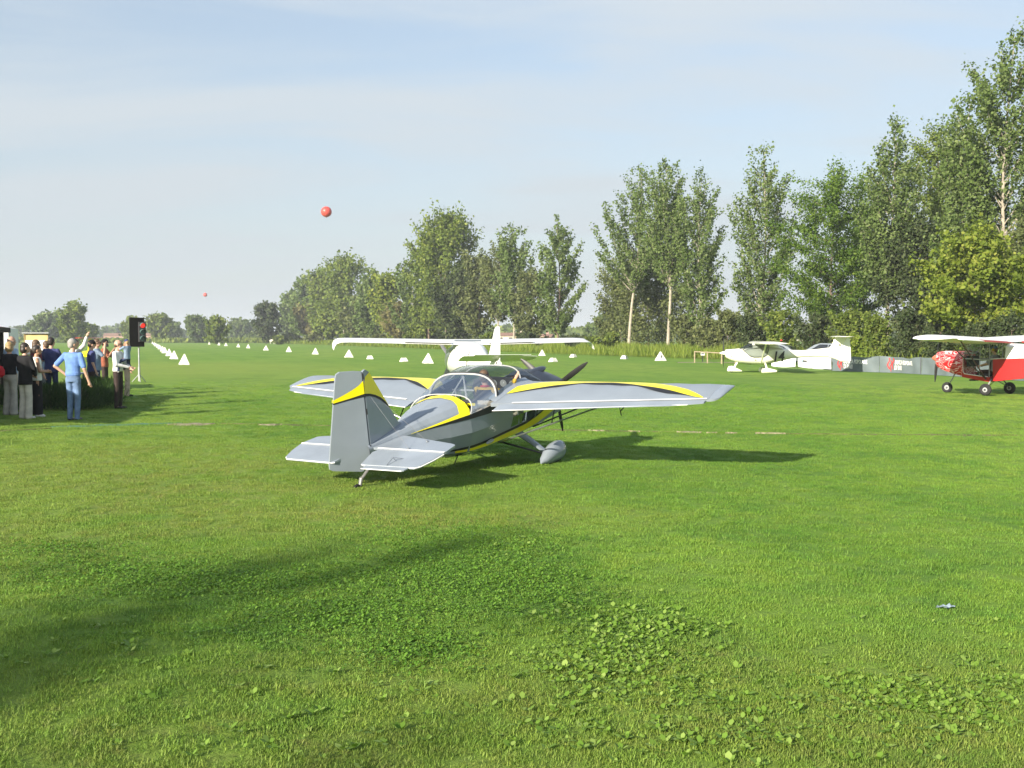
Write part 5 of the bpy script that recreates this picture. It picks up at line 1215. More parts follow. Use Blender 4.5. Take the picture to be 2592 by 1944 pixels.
for a in (20, 140, 260):
    b = MB(); b.tube([(.02, .03, .34), (.02 + .30 * math.cos(R(a)), .03 + .30 * math.sin(R(a)), .02)], .016, 6); b.build('stand_leg', M_TUBE, tl_)

# ---- grey advertising banner with lettering, on its posts
M_BAN = PM('grey_vinyl', (0.125, 0.155, 0.165), 0.55, var=0.10, scale=1.5, bump=.3, bscale=3)
M_BANRED = PM('banner_red', (0.52, 0.035, 0.035), .55); M_BANW = PM('banner_white', (0.72, 0.72, 0.68), .55)
BP = [G(2104, 939), G(2180, 942), G(2256, 944), G(2346, 949), G(2419, 953.5), G(2592, 965), G(2700, 975)]
BT = []; acc = 0
for a, c in zip(BP, BP[1:]): BT.append((acc, a)); acc += (c - a).length
BT.append((acc, BP[-1]))
def banp(s_, z, out=0.0):
    for (s0, a), (s1, c) in zip(BT, BT[1:]):
        if s_ <= s1 or s1 == BT[-1][0]:
            t = (s_ - s0) / (s1 - s0); p = a.lerp(c, t); d = (c - a).normalized(); n = Vector((d.y, -d.x, 0))
            wv = .035 * math.sin(s_ * 2.3) + .02 * math.sin(s_ * 5.1 + z * 4) + .015 * math.sin(s_ * 9.7 - z * 7)
            top = .80 + .035 * math.sin(s_ * 1.9 + 1) + .02 * math.sin(s_ * 4.3)
            zz = z if z < .4 else .4 + (z - .4) * (top - .4) / .4
            return p + n * (wv + out) + Vector((0, 0, zz + .015))
ban = empty('advertising_banner', BP[2]); tag(ban, 'long grey vinyl banner with red wave logos and white bank lettering', 'banner')
def bchild(o): o.parent = ban; o.location = -Vector(ban.location); return o
PANELS = [(.12, 3.28), (3.30, 6.55), (6.57, 9.85), (9.87, BT[-1][0] - .05)]
for s0, s1 in PANELS:
    b = MB(); b.loft([[banp(lerp(s0, s1, i / 30), z) for z in (0, .2, .4, .6, .8)] for i in range(31)], False); bchild(b.build('banner_panel', M_BAN))
for s_ in (.1, 3.29, 6.56, 9.86): b = MB(); p = banp(s_, .0); b.tube([(p.x, p.y + .06, 0), (p.x, p.y + .06, .82)], .02, 6); bchild(b.build('post', M_DARKTUBE))
def ban_text(body, s0, z0, size, xs):
    o = text_mesh('lettering', body, size, M_BANW, None, Matrix.Identity(4), .003, .010, 0, 1.0, xs)
    for v in o.data.vertices:
        q = banp(s0 + v.co.x, z0 + v.co.y, .012 + v.co.z); v.co = q
    bchild(o)
def ban_logo(s0):
    for k in range(3):
        b = MB(); rings = []
        for i in range(13):
            t = i / 12; z = .74 - .56 * t - .12 * (k == 1); x = s0 + .125 * k + .05 * math.sin(t * 2 * math.pi * 1.1 + .4)
            rings.append([banp(x, z, .010), banp(x + .068, z, .010)])
        b.loft(rings, False); bchild(b.build('wave_logo', M_BANRED))
for s0 in (.55, 3.78):
    ban_logo(s0); ban_text('BANCA POPOLARE', s0 + .44, .43, .31, .60); ban_text('DI BARI', s0 + .44, .16, .31, .60)
# ---- white company banners
M_VINYL = PM('white_vinyl', (0.78, 0.79, 0.78), .5, var=.05, scale=1, bump=.2, bscale=2); M_CYAN = PM('pale_cyan_print', (.42, .68, .80), .5)
def white_banner(label, a, c, h, texts):
    e = empty('white_banner', a); tag(e, label, 'banner'); d = (c - a); L = d.length; d.normalize(); n = Vector((d.y, -d.x, 0))
    def q(s_, z, o=0): return d * s_ + n * (.03 * math.sin(s_ * 2.1) + .02 * math.sin(z * 5 + s_) + o) + Vector((0, 0, .06 + z - .05 * math.sin(math.pi * s_ / L)))
    b = MB(); b.loft([[q(L * i / 16, h * k / 4) for k in range(5)] for i in range(17)], False); b.build('sheet', M_VINYL, e)
    for s_ in (.03, L - .03):
        b = MB(); b.tube([tuple(d * s_ - n * .05), tuple(d * s_ - n * .05 + Vector((0, 0, h + .06)))], .018, 6); b.build('post', M_DARKTUBE, e)
    b = MB(); b.tube([tuple(d * .05 - n * .03 + Vector((0, 0, .04))), tuple(d * (L - .05) - n * .03 + Vector((0, 0, .04)))], .02, 6); b.build('bottom_bar', M_COWL, e)
    for body, s0, z0, sz, mt in texts:
        o = text_mesh('lettering', body, sz, mt, e, Matrix.Identity(4), .003, .003, 0, 1.1)
        for v in o.data.vertices: v.co = q(s0 + v.co.x, z0 + v.co.y, .015 + v.co.z)
white_banner('white banner with black company lettering, hung beside the grey banner', G(2020, 930.5), G(2103, 937.5), .86, [('C', .62, .34, .26, M_INK), ('o', .80, .34, .26, M_CYAN), ('mpany', .96, .34, .22, M_INK)])
white_banner('white banner with part of a web address, hung below the cabin of aircraft 14', G(1953, 929), G(2013, 930.5), .78, [('z', .42, .40, .20, M_CYAN), ('om', .62, .40, .22, M_INK)])
# ---- cars behind the banners
M_CAR = PM('silver_paint', (0.20, 0.23, 0.26), .3, metal=.3, var=.05, coat=.6); M_CARG = PM('car_glass', (0.015, 0.018, 0.02), .05, var=.1, coat=1.0); M_LAMPR = PM('tail_lamp', (.35, .01, .01), .2)
def car(label, loc, rz):
    e = empty('parked_car', loc, rz); tag(e, label, 'car')
    b = MB(); rings = []
    for x, w, z0, z1 in ((-2.05, .62, .35, .62), (-1.98, .76, .26, .80), (-1.5, .84, .22, .90), (-.8, .86, .20, .93), (.6, .86, .20, .92), (1.2, .84, .22, .86), (1.85, .78, .26, .74), (2.05, .60, .32, .58)):
        rings.append([(x, w * .9, z0), (x, w, lerp(z0, z1, .45)), (x, w * .93, z1 - .04), (x, w * .80, z1), (x, -w * .80, z1), (x, -w * .93, z1 - .04), (x, -w, lerp(z0, z1, .45)), (x, -w * .9, z0)])
    b.loft(rings); b.build('body', M_CAR, e, angle=40)
    def gh(x, z, w): return [(x, w, z), (x, w * .6, z + .02), (x, -w * .6, z + .02), (x, -w, z)]
    b = MB(); b.loft([gh(-1.72, .90, .74), gh(-1.30, 1.22, .62), gh(-.70, 1.43, .57), (gh(.10, 1.44, .57)), gh(.45, 1.34, .60), gh(1.12, .90, .74)], False); rf = b.build('roof', M_CAR, e, angle=50)
    for s in (1, -1):
        for q in ([(-1.42, .93), (-1.05, 1.22), (-.50, 1.36), (-.46, .94)], [(-.40, .94), (-.44, 1.36), (.12, 1.37), (.78, .94)]):
            b = MB(); b.add([(x, s * (.80 - (z - .93) * .44 + .012), z) for x, z in q], [(0, 1, 2, 3)]); b.build('side_window', M_CARG, e, smooth=False)
        b = MB(); b.loft([[(x, s * .80, .91), (x, s * (.80 - (z - .91) * .44), z)] for x, z in ((-1.72, .915), (-1.30, 1.22), (-.70, 1.425), (.10, 1.435), (.45, 1.34), (1.12, .915))], False); b.build('side_pillar', M_CAR, e)
        for x in (-1.30, 1.28): wheel(e, (x, s * .74, .31), (0, 1, 0), .31, .2, 'wheel')
        b = MB(); b.box((-2.0, s * .60, .70), (.08, .22, .14)); b.build('tail_lamp', M_LAMPR, e)
    b = MB(); b.add([(-1.70, .62, .935), (-1.34, .55, 1.215), (-1.34, -.55, 1.215), (-1.70, -.62, .935)], [(0, 1, 2, 3)]); b.build('rear_window', M_CARG, e, loc=(-.02, 0, .03))
    b = MB(); b.add([(1.08, .64, .945), (.50, .54, 1.325), (.50, -.54, 1.325), (1.08, -.64, .945)], [(0, 1, 2, 3)]); b.build('windscreen', M_CARG, e, loc=(.02, 0, .03))
    return e
car('silver car with rounded roof parked behind the tail boom of aircraft 14', (20.9, 71.5, 0), R(148))
car('silver car mostly hidden behind the cabin of aircraft 14', (17.6, 72.5, 0), R(150))
# ---- guard rail beyond the cars, rail fence, notice on a post
M_WOOD = PM('weathered_wood', (0.36, 0.29, 0.19), .9, var=.25, scale=4, bump=.5)
gr_ = empty('guard_rail', (26, 100, 0)); tag(gr_, 'white rail on posts crossing behind the tree trunks', 'rail')
b = MB(); b.box((0, 0, 1.62), (13.5, .06, .22)); b.build('rail', M_CONE, gr_)
for i in range(6): b = MB(); b.box((-6.4 + 2.55 * i, .08, .8), (.1, .1, 1.6)); b.build('post', M_TUBE, gr_)
rf_ = empty('rail_fence', G(1758, 918)); tag(rf_, 'low wooden rail fence beside the nose of aircraft 14', 'fence')
p0, p1 = G(1757, 918), G(1860, 923)
for t in (0, .33, .68, 1.0):
    q = (p1 - p0) * t; b = MB(); b.box((q.x, q.y, .42), (.07, .07, .84)); b.build('post', M_WOOD, rf_)
b = MB(); b.tube([(0, 0, .80), tuple((p1 - p0) + Vector((0, 0, .72)))], .04, 8); b.build('top_rail', M_WOOD, rf_)
sg = empty('post_sign', G(1778.5, 915.5)); tag(sg, 'small square notice on a short black post', 'sign')
b = MB(); b.box((0, 0, .34), (.06, .06, .68)); b.build('post', M_COWL, sg); b = MB(); b.box((0, -.04, .60), (.30, .02, .24)); b.build('plate', M_BANW, sg); b = MB(); b.box((0, -.053, .62), (.24, .006, .07)); b.build('print', M_COWL, sg)
ragged_strip('path', [(x, 78 + .4 * math.sin(x), 1.1) for x in frange(12.0, 17.0, 14)], 'pale footpath', M_SOIL, .03, 5)
# ---- plastic scrap in the foreground
M_PLAS = PM('pale_plastic', (.20, .26, .30), .8, var=.2, scale=30)
c = G(2393, 1545); r9 = np.random.default_rng(4); b = MB()
b.loft([[(.055 * (i / 6 - .5) * 2 + .008 * r9.normal(), .03 * (j / 4 - .5) * 2 + .006 * r9.normal(), .028 + .005 * r9.normal() + .006 * math.sin(i * 1.3 + j)) for j in range(5)] for i in range(7)], False)
o = b.build('plastic_scrap', M_PLAS, smooth=False); o.location = c; o.rotation_euler = (0, 0, .35); tag(o, 'crumpled scrap of pale blue plastic lying on the grass', 'litter')
# ---- low trailer-like bits beyond the runway end: two white cows grazing by the ditch
M_COW = PM('white_cow_hide', (.72, .68, .60), .8, var=.1); 
for i, (px, rz, lb) in enumerate(((689, .3, 'white cow grazing at the field edge by the ditch'), (698, 1.1, 'white and tan cow standing beside the grazing white cow'))):
    dd = 330; x = (px - 1296) / FPX * dd; e = empty('cow', (x, dd, 0), rz); tag(e, lb, 'cow')
    b = MB(); b.ell((0, 0, 1.0), (.75, .34, .40)); b.ell((.62, 0, 1.08), (.32, .26, .34)); b.cap((.72, 0, 1.15), (1.12, 0, .80 if i == 0 else 1.35), .17, .13); b.ell((1.22, 0, .66 if i == 0 else 1.40), (.24, .12, .13))
    for lx, s in ((.52, 1), (.52, -1), (-.52, 1), (-.52, -1)): b.cap((lx, s * .2, .85), (lx + .03, s * .2, .45), .12, .07); b.cap((lx + .03, s * .2, .45), (lx, s * .2, .06), .065, .06)
    o = b.build('body', M_COW, e); md = o.modifiers.new('fuse', 'REMESH'); md.mode = 'VOXEL'; md.voxel_size = .05; md.use_smooth_shade = True
    for s in (1, -1): b = MB(); b.ell((1.12, s * .15, .80 if i == 0 else 1.52), (.04, .10, .05)); b.build('ear', M_COW, e)
    b = MB(); b.tube([(-.74, 0, 1.15), (-.82, 0, .9), (-.82, 0, .55)], [.03, .02, .03], 6); b.build('tail', M_COW, e)

# ---- farm buildings on the plain
M_BRICK = PM('pink_render', (.42, .26, .21), .9, var=.15, scale=.6); M_ROOFT = PM('clay_tiles', (.24, .14, .10), .9, var=.25, scale=2); M_PALEW = PM('pale_render', (.62, .56, .46), .9, var=.1, scale=.6); M_DK = PM('dark_opening', (.03, .03, .035), .3)
def farm(label, loc, rz, L, D, H, rh, wall, nwin, doors=1):
    e = empty('farm_building', loc, rz); tag(e, label, 'building')
    b = MB(); b.box((0, 0, H / 2), (L, D, H)); b.build('wall', wall, e)
    b = MB(); b.loft([[(x, -D / 2 - .4, H - .05), (x, 0, H + rh), (x, D / 2 + .4, H - .05), (x, 0, H + rh - .25)] for x in (-L / 2 - .4, L / 2 + .4)]); rf = b.build('roof', M_ROOFT, e, smooth=False)
    b = MB(); b.box((L * .3, D * .12, H + rh), (.8, .8, 1.4)); b.build('chimney', wall, rf)
    for i in range(nwin):
        x = -L / 2 + L * (i + .5) / nwin
        b = MB(); b.box((x, -D / 2 - .02, H * .55), (1.1, .12, 1.3)); w = b.build('window', M_DK, e); b = MB(); b.box((x, -D / 2 - .10, H * .55 - .75), (1.4, .2, .15)); b.build('sill', M_PALEW, w)
    for i in range(doors): b = MB(); b.box((L * (.22 - .5 * i), -D / 2 - .03, 1.2), (1.6, .14, 2.4)); b.build('door', M_WOOD, e)
farm('long pink farm building beyond the spectators', (-206, 560, 0), R(8), 14, 8, 3.0, 1.4, M_BRICK, 5)
farm('pink farm building half hidden by the traffic light', (-196, 590, 0), R(4), 16, 8, 3.2, 1.4, M_BRICK, 5)
farm('pale house with red roof behind the poplar trunks', (0, 330, 0), R(-6), 9, 8, 2.5, 1.0, M_PALEW, 3)
farm('low red-roofed house next to the pale house behind the poplar trunks', (9, 345, 0), R(-12), 8, 7, 2.2, .9, M_BRICK, 3)
# ---- yellow and red microlight far behind the spectators
tk = empty('microlight', (-33.6, 85, 0), R(70)); tag(tk, 'tiny yellow microlight with a red wing beyond the spectators', 'aircraft')
b = MB(); b.loft([wing_ring(r, .35, -.45, 1.78 + .012 * abs(r), .05, 6) for r in (-1.3, -.5, .5, 1.3)]); b.build('wing', M_RED, tk)
for r in (-.16, .16): b = MB(); b.tube([(r, .1, .3), (r * .6, 0, 1.75)], .045, 6); b.build('strut', M_YEL, tk)
b = MB(); b.loft([ring8(f, w, .28, u) for f, w, u in ((1.0, .08, .5), (.5, .26, .75), (-.3, .26, .8), (-1.6, .06, .55))]); b.build('pod', M_YEL, tk, angle=50)
for q in ((.5, -.2), (-.5, -.2), (0, .8)): wheel(tk, (q[0], q[1], .16), (1, 0, 0), .16, .09, 'wheel')

# =================================================================== SPECTATORS' CORNER
M_TILE = PM('brown_shingle', (.10, .065, .045), .9, var=.3, scale=6, bump=.5); M_BEAM = PM('dark_beam', (.035, .025, .02), .8, var=.3, scale=5); M_PLANK = PM('hut_plank', (.20, .13, .08), .85, var=.25, scale=3)
E0, E1 = Vector((-11.35, 18.2, 0)), Vector((-13.52, 28.7, 0)); ed = (E1 - E0).normalized(); en = Vector((-ed.y, ed.x, 0))   # en points away from the runway
hut = empty('club_hut', E0); tag(hut, 'low wooden club hut with dark overhanging eave beside the spectators', 'hut')
def hp(s_, o, z): return tuple(ed * s_ + en * o + Vector((0, 0, z)))
LH = (E1 - E0).length
b = MB(); b.loft([[hp(s_, 0, 2.06), hp(s_, 3.2, 2.62), hp(s_, 6.4, 2.06), hp(s_, 6.4, 1.96), hp(s_, 3.2, 2.50), hp(s_, 0, 1.97)] for s_ in (0, LH)]); b.build('roof', M_TILE, hut, smooth=False)
b = MB(); b.loft([[hp(s_, -.03, 1.93), hp(s_, -.03, 2.065), hp(s_, .03, 2.065), hp(s_, .03, 1.93)] for s_ in (-.05, LH + .05)]); b.build('fascia', M_BEAM, hut, smooth=False)
for i in range(16):
    z0 = .05 + .12 * i; b = MB(); b.loft([[hp(s_, 1.3, z0), hp(s_, 1.27, z0 + .115), hp(s_, 1.34, z0 + .115), hp(s_, 1.34, z0)] for s_ in (.4, LH - .6)]); b.build('plank', M_PLANK, hut, smooth=False)
b = MB(); b.loft([[hp(s_, o_, 0), hp(s_, o_, 1.98)] for s_, o_ in ((.4, 1.36), (.4, 6.0), (LH - .6, 6.0), (LH - .6, 1.36))], False); b.build('back_wall', M_PLANK, hut, smooth=False)
for s_ in (.3, LH * .5, LH - .3): b = MB(); b.tube([hp(s_, .12, 0), hp(s_, .12, 1.95)], .06, 6); b.build('post', M_BEAM, hut)
an = empty('roof_antenna', (-14.6, 29.3, 0)); tag(an, 'thin radio mast rising behind the club hut', 'mast')
b = MB(); b.tube([(0, 0, 0), (0, 0, 3.3)], .012, 6); b.build('mast', M_WIRE, an)
for z in (2.75, 2.95): b = MB(); b.tube([(-.12, 0, z), (.12, .02, z + .02)], .006, 5); b.build('rod', M_WIRE, an)
# white party tent
tn = empty('party_tent', (-18.0, 35.0, 0), R(20)); tag(tn, 'white party tent with peaked roof behind the hut', 'tent')
M_TENT = PM('tent_fabric', (.80, .80, .80), .7, var=.04, scale=1, bump=.25, bscale=1.5)
b = MB(); b.add([(-1.5, -1.5, 2.1), (1.5, -1.5, 2.1), (1.5, 1.5, 2.1), (-1.5, 1.5, 2.1), (0, 0, 2.5)], [(0, 1, 4), (1, 2, 4), (2, 3, 4), (3, 0, 4)]); b.build('roof', M_TENT, tn, smooth=False)
for i, (a, c) in enumerate((((-1.5, -1.5), (1.5, -1.5)), ((1.5, -1.5), (1.5, 1.5)), ((-1.5, 1.5), (1.5, 1.5)))):
    b = MB(); n_ = 14; b.loft([[(lerp(a[0], c[0], k / n_) + .03 * math.sin(k * 1.9), lerp(a[1], c[1], k / n_) + .03 * math.sin(k * 2.3), z) for z in (.02, 1.1, 2.1)] for k in range(n_ + 1)], False); b.build('side_wall', M_TENT, tn)
for x in (-1.5, 1.5):
    for y in (-1.5, 1.5): b = MB(); b.tube([(x, y, 0), (x, y, 2.08)], .025, 6); b.build('leg', M_TUBE, tn)
# notice board
nb = empty('notice_board', (-13.55, 30.4, 0), R(10)); tag(nb, 'yellow notice board with a white sheet of paper behind the spectators', 'notice board')
M_YPINE = PM('pine_board', (.62, .47, .20), .7, var=.15, scale=5); M_PAPER = PM('white_paper', (.80, .80, .76), .7, var=.05)
b = MB(); b.box((0, 0, 1.60), (.64, .05, .60)); b.build('board', M_YPINE, nb)
b = MB(); b.box((-.02, -.034, 1.52), (.54, .01, .40)); b.build('paper', M_PAPER, nb)
b = MB(); b.box((0, 0, 1.93), (.72, .22, .03)); b.build('rain_cap', M_TUBE, nb)
for x in (-.28, .28): b = MB(); b.box((x, .03, .66), (.07, .06, 1.32)); b.build('leg', M_PLANK, nb)
b = MB(); b.box((0, .03, .95), (.60, .04, .50)); b.build('lower_panel', M_PLANK, nb)
# cafe table and chair behind the hedge
tb_ = empty('garden_table', (-12.7, 31.6, 0)); tag(tb_, 'small garden table behind the hedge', 'table')
b = MB(); b.revolve([(0, .01), (0, .42), (.04, .42), (.04, .01)], (0, 0, .72), (0, 0, 1), 18); b.build('table_top', M_TUBE, tb_); b = MB(); b.tube([(0, 0, 0), (0, 0, .72)], .04, 8); b.build('leg', M_TUBE, tb_); b = MB(); b.revolve([(0, .01), (0, .25), (.03, .25), (.03, .01)], (0, 0, 0), (0, 0, 1), 16); b.build('base', M_TUBE, tb_)
# hedge of long grass between the spectators
def hedge(name, label, pts, n, h, spread, seed, w):
    rg = np.random.default_rng(seed); pts = np.array(pts, float); seg = rg.integers(0, len(pts) - 1, n); t = rg.uniform(0, 1, n)[:, None]
    C = pts[seg] * (1 - t) + pts[seg + 1] * t; C += np.stack([rg.normal(0, spread, n), rg.normal(0, spread, n), rg.uniform(0, h * .62, n)], 1)
    D = np.stack([rg.normal(0, .55, n), rg.normal(0, .55, n), np.ones(n) * .8], 1); D /= np.linalg.norm(D, axis=1, keepdims=True)
    Nn = rg.normal(0, 1, (n, 3)); Nn -= D * (Nn * D).sum(1, keepdims=True); Nn /= np.linalg.norm(Nn, axis=1, keepdims=True)
    s = h * rg.uniform(.12, .27, n); V, F = leaf_cards(C, D, Nn, s, w, .05)
    e = empty(name, tuple(pts[0])); tag(e, label, 'hedge'); o = fast_mesh('foliage', V - pts[0], 4, F, LEAVES['hedge'], e, np.clip(rg.normal(.5, .22, n), 0, 1))
    b = MB()
    for k in range(14):
        q = (pts[0] * (1 - k / 13) + pts[-1] * (k / 13)) - pts[0]; b.tube([tuple(q), (q[0] + rg.normal(0, .1), q[1] + rg.normal(0, .1), h * .6)], .012, 5)
    b.build('stems', M_BARK, e)
hedge('hedge', 'dark unclipped hedge between the spectators and the field', [(-10.55, 26.0, 0), (-10.9, 28.0, 0), (-11.55, 29.6, 0)], 16000, .95, .26, 3, .06)
hedge('hedge', 'low dark hedge behind the three women', [(-12.6, 26.2, 0), (-11.6, 26.6, 0), (-10.9, 27.0, 0)], 8000, .9, .26, 4, .06)

# =================================================================== PEOPLE
def cloth(name, col, var=.18): return PM('cloth_' + name, col, .85, var=var, scale=9, bump=.5, bscale=14, spec=.2)
C_BLACK = cloth('black', (.014, .014, .016)); C_CREAM = cloth('cream', (.56, .52, .45)); C_GREYT = cloth('pale_grey', (.44, .41, .37)); C_BLUE = cloth('sky_blue', (.14, .25, .55)); C_JEAN = cloth('jeans', (.13, .20, .34), .35); C_DJEAN = cloth('dark_jeans', (.035, .05, .10)); C_NAVY = cloth('navy', (.05, .06, .16)); C_WHITE = cloth('white', (.74, .73, .70)); C_CHECK = cloth('grey_blue', (.20, .27, .36)); C_ORANGE = cloth('brick', (.30, .10, .06)); C_BEIGE = cloth('beige', (.46, .38, .28)); C_DKBR = cloth('dark_brown', (.05, .035, .032)); C_YEL = cloth('mustard', (.50, .34, .05)); C_GREY = cloth('grey', (.22, .23, .25)); C_RED = cloth('red', (.50, .02, .03)); C_MAROON = cloth('maroon', (.12, .03, .04)); C_LBLUE = cloth('light_blue', (.38, .50, .66))
H_BLOND = PM('blond_hair', (.36, .24, .11), .6, var=.3, scale=20); H_DARK = PM('dark_hair', (.025, .017, .013), .5, var=.3, scale=20); H_BROWN = PM('brown_hair', (.10, .06, .035), .55, var=.3, scale=20); H_GREY = PM('grey_hair', (.30, .28, .26), .6, var=.3, scale=20); H_WHITE = PM('white_hair', (.52, .50, .46), .6, var=.2, scale=20); H_RED = PM('auburn_hair', (.26, .12, .06), .55, var=.3, scale=20)
SKINS = [PM('skin_light', (.52, .31, .22), .5, var=.1, scale=14), PM('skin_tan', (.40, .22, .14), .5, var=.1, scale=14)]
M_SHOE = PM('dark_shoe', (.02, .018, .016), .5); M_SHOEW = PM('white_shoe', (.62, .60, .56), .6); M_EYE = PM('eye', (.03, .02, .02), .2); M_LIP = PM('lips', (.36, .13, .11), .5)
def fuse(o, vox, sm=3):
    md = o.modifiers.new('fuse', 'REMESH'); md.mode = 'VOXEL'; md.voxel_size = vox; md.use_smooth_shade = True
    if sm: s = o.modifiers.new('soften', 'SMOOTH'); s.factor = .5; s.iterations = sm
    return o
def person(label, loc, rz, h, shirt, trousers, hair, hstyle='short', sleeve='short', arms=None, legs=None, flare=0.0, skirt=False, tunic=.50, shoes=None, skin=0, turn=0.0, glasses=False, cap=None, belt=None, coll=None, rot=None, lean=0.0, vest=None, fat=1.0, grp=None):
    """z in fractions of height; arms: {'L': (elbow, wrist), 'R': ...}; seen from behind when rz = 0"""
    A = {'L': ((-.138, -.012, .635), (-.145, .035, .495)), 'R': ((.138, -.012, .635), (.145, .035, .495))}; A.update(arms or {})
    LG = {'L': ((-.055, .01, .285), (-.058, -.005, .045)), 'R': ((.055, .01, .285), (.058, -.005, .045))}; LG.update(legs or {})
    sk = SKINS[skin]
    V = lambda p: Vector(p) * h
    def ln(p): p = Vector(p); p.y += lean * max(0, p.z - .53); return p
    SH = {'L': (-.100, 0, .80), 'R': (.100, 0, .80)}
    b = MB()
    def ring(z, w, d, y=0): return [V(ln((w * fat * math.cos(a), y + d * fat * math.sin(a), z))) for a in [2 * math.pi * k / 14 for k in range(14)]]
    TOR = [(.495, .060, .045), (.52, .088, .060), (.56, .086, .058), (.62, .078, .052), (.70, .086, .058), (.77, .098, .058), (.81, .090, .046), (.832, .045, .036)]
    b.loft([ring(*t) for t in TOR])
    b.cap(V(ln((0, -.006, .82))), V(ln((0, .006, .885))), .033 * h, .031 * h)
    # head with jaw, nose, ears, turned on the neck
    hc = V(ln((0, .012, .930))); HR = Matrix.Rotation(turn, 3, 'Z')
    def hd(x, y, z): return hc + HR @ (Vector((x, y, z)) * h)
    b.ell(hd(0, -.004, .010), (.046 * h, .056 * h, .058 * h), 16, 12, HR); b.ell(hd(0, .018, -.030), (.036 * h, .036 * h, .036 * h), 14, 10, HR)
    b.cap(hd(0, .050, .002), hd(0, .061, -.014), .007 * h, .010 * h, 8)
    for s in (1, -1): b.ell(hd(s * .046, -.002, -.006), (.006 * h, .012 * h, .019 * h), 8, 6, HR)
    for k in ('L', 'R'):
        s = -1 if k == 'L' else 1; e, w = A[k]; S0, E0_, W0 = V(ln(SH[k])), V(e), V(w)
        b.cap(S0, E0_, .029 * h, .024 * h); b.cap(E0_, W0, .024 * h, .0165 * h)
        d = (W0 - E0_).normalized(); side = d.cross(Vector((0, 1, 0)) if abs(d.y) < .8 else Vector((0, 0, 1))).normalized(); nrm = side.cross(d)
        pc = W0 + d * .030 * h; b.cap(W0, pc + d * .015 * h, .017 * h, .019 * h)
        for q, L_ in ((-.9, .040), (-.3, .047), (.3, .044), (.9, .036)):
            r0 = pc + d * .020 * h + side * (.0135 * q * h); m_ = r0 + d * L_ * .5 * h + nrm * .004 * h; b.cap(r0, m_, .0056 * h, .0052 * h, 7); b.cap(m_, m_ + (d * .8 + nrm * .6) * L_ * .5 * h, .0052 * h, .0044 * h, 7)
        b.cap(pc + side * s * -.014 * h, pc + side * s * -.028 * h + d * .022 * h, .0062 * h, .0052 * h, 7)
    for k in ('L', 'R'):
        s = -1 if k == 'L' else 1; kn, an_ = LG[k]
        b.cap(V((s * .05, 0, .51)), V(kn), .046 * h, .032 * h); b.cap(V(kn), V(an_), .031 * h, .021 * h); b.cap(V(an_), V((an_[0], an_[1] + .02, an_[2] - .02)), .020 * h, .018 * h)
    o = b.build('person', sk); o.location = loc
    o.rotation_euler = rot if rot is not None else (0, 0, rz); tag(o, label, 'person', grp); fuse(o, .0105, 2)
    def part(mb, nm, mt, vox=.015, sm=3): q = mb.build(nm, mt, o); fuse(q, vox, sm) if vox else None; return q
    # shirt
    g = .010
    b = MB(); SR = [(tunic - .012, .094, .066), (tunic + .03, .096, .068), (.58, .090, .064), (.64, .088, .060), (.71, .094, .065), (.775, .105, .065), (.815, .094, .050), (.836, .046, .040)]
    b.loft([ring(z, w + .002, d + .002) for z, w, d in SR if z >= tunic - .02])
    for k in ('L', 'R'):
        e, w = A[k]; S0, E0_, W0 = V(ln(SH[k])), V(e), V(w)
        if sleeve == 'short': b.cap(S0, S0.lerp(E0_, .80), .037 * h, .036 * h)
        elif sleeve == 'long': b.cap(S0, E0_, .036 * h, .033 * h); b.cap(E0_, E0_.lerp(W0, .92), .033 * h, .025 * h)
        else: b.cap(S0 * .9 + V(ln((0, 0, .80))) * .1, S0, .030 * h, .026 * h)
    sh = part(b, 'top', shirt)
    if coll: b = MB(); b.torus(V(ln((0, 0, .838))), (0, .25, 1), .040 * h, .010 * h, 18, 7); b.build('collar', coll, sh)
    if vest: b = MB(); b.loft([ring(z, w + .006, d + .006) for z, w, d in SR if z < .82]); part(b, 'vest', vest)
    # trousers or skirt
    b = MB()
    b.loft([ring(.47, .082, .062), ring(.50, .092, .066), ring(.54, .090, .063), ring(.575, .084, .058)])
    if skirt:
        b.loft([ring(.03, .088, .075), ring(.20, .086, .074), ring(.40, .092, .072), ring(.52, .090, .066)])
    else:
        for k in ('L', 'R'):
            s = -1 if k == 'L' else 1; kn, an_ = LG[k]
            b.cap(V((s * .048, 0, .50)), V(kn), .053 * h, (.041 + flare * .2) * h); b.cap(V(kn), V((an_[0], an_[1], an_[2] - .012)), (.041 + flare * .2) * h, (.033 + flare) * h)
    tr_ = part(b, 'trousers' if not skirt else 'skirt', trousers)
    if belt: b = MB(); b.loft([ring(.562, .0925, .067), ring(.580, .0915, .066)], True, False, False); b.build('belt', belt, tr_)
    for k in ('L', 'R'):
        an_ = LG[k][1]; b = MB(); p = Vector(an_); b.cap(V((p.x, p.y - .008, max(.016, p.z - .028))), V((p.x, p.y + .085, max(.014, p.z - .031))), .021 * h, .018 * h); b.build('shoe', shoes or M_SHOE, o)
    # hair
    b = MB()
    if hstyle != 'bald':
        b.ell(hd(0, -.012, .020), (.050 * h, .056 * h, .056 * h), 16, 12, HR); b.ell(hd(0, -.030, -.006), (.044 * h, .036 * h, .046 * h), 14, 10, HR)
    else:
        b.ell(hd(0, -.026, -.012), (.049 * h, .034 * h, .030 * h), 14, 10, HR)
    if hstyle == 'bob': b.ell(hd(0, -.024, -.024), (.054 * h, .046 * h, .056 * h), 14, 10, HR)
    if hstyle == 'long': b.ell(hd(0, -.028, -.04), (.054 * h, .040 * h, .085 * h), 14, 10, HR); b.cap(hd(-.03, -.03, -.05), hd(-.036, -.03, -.12), .026 * h, .016 * h); b.cap(hd(.03, -.03, -.05), hd(.036, -.03, -.12), .026 * h, .016 * h)
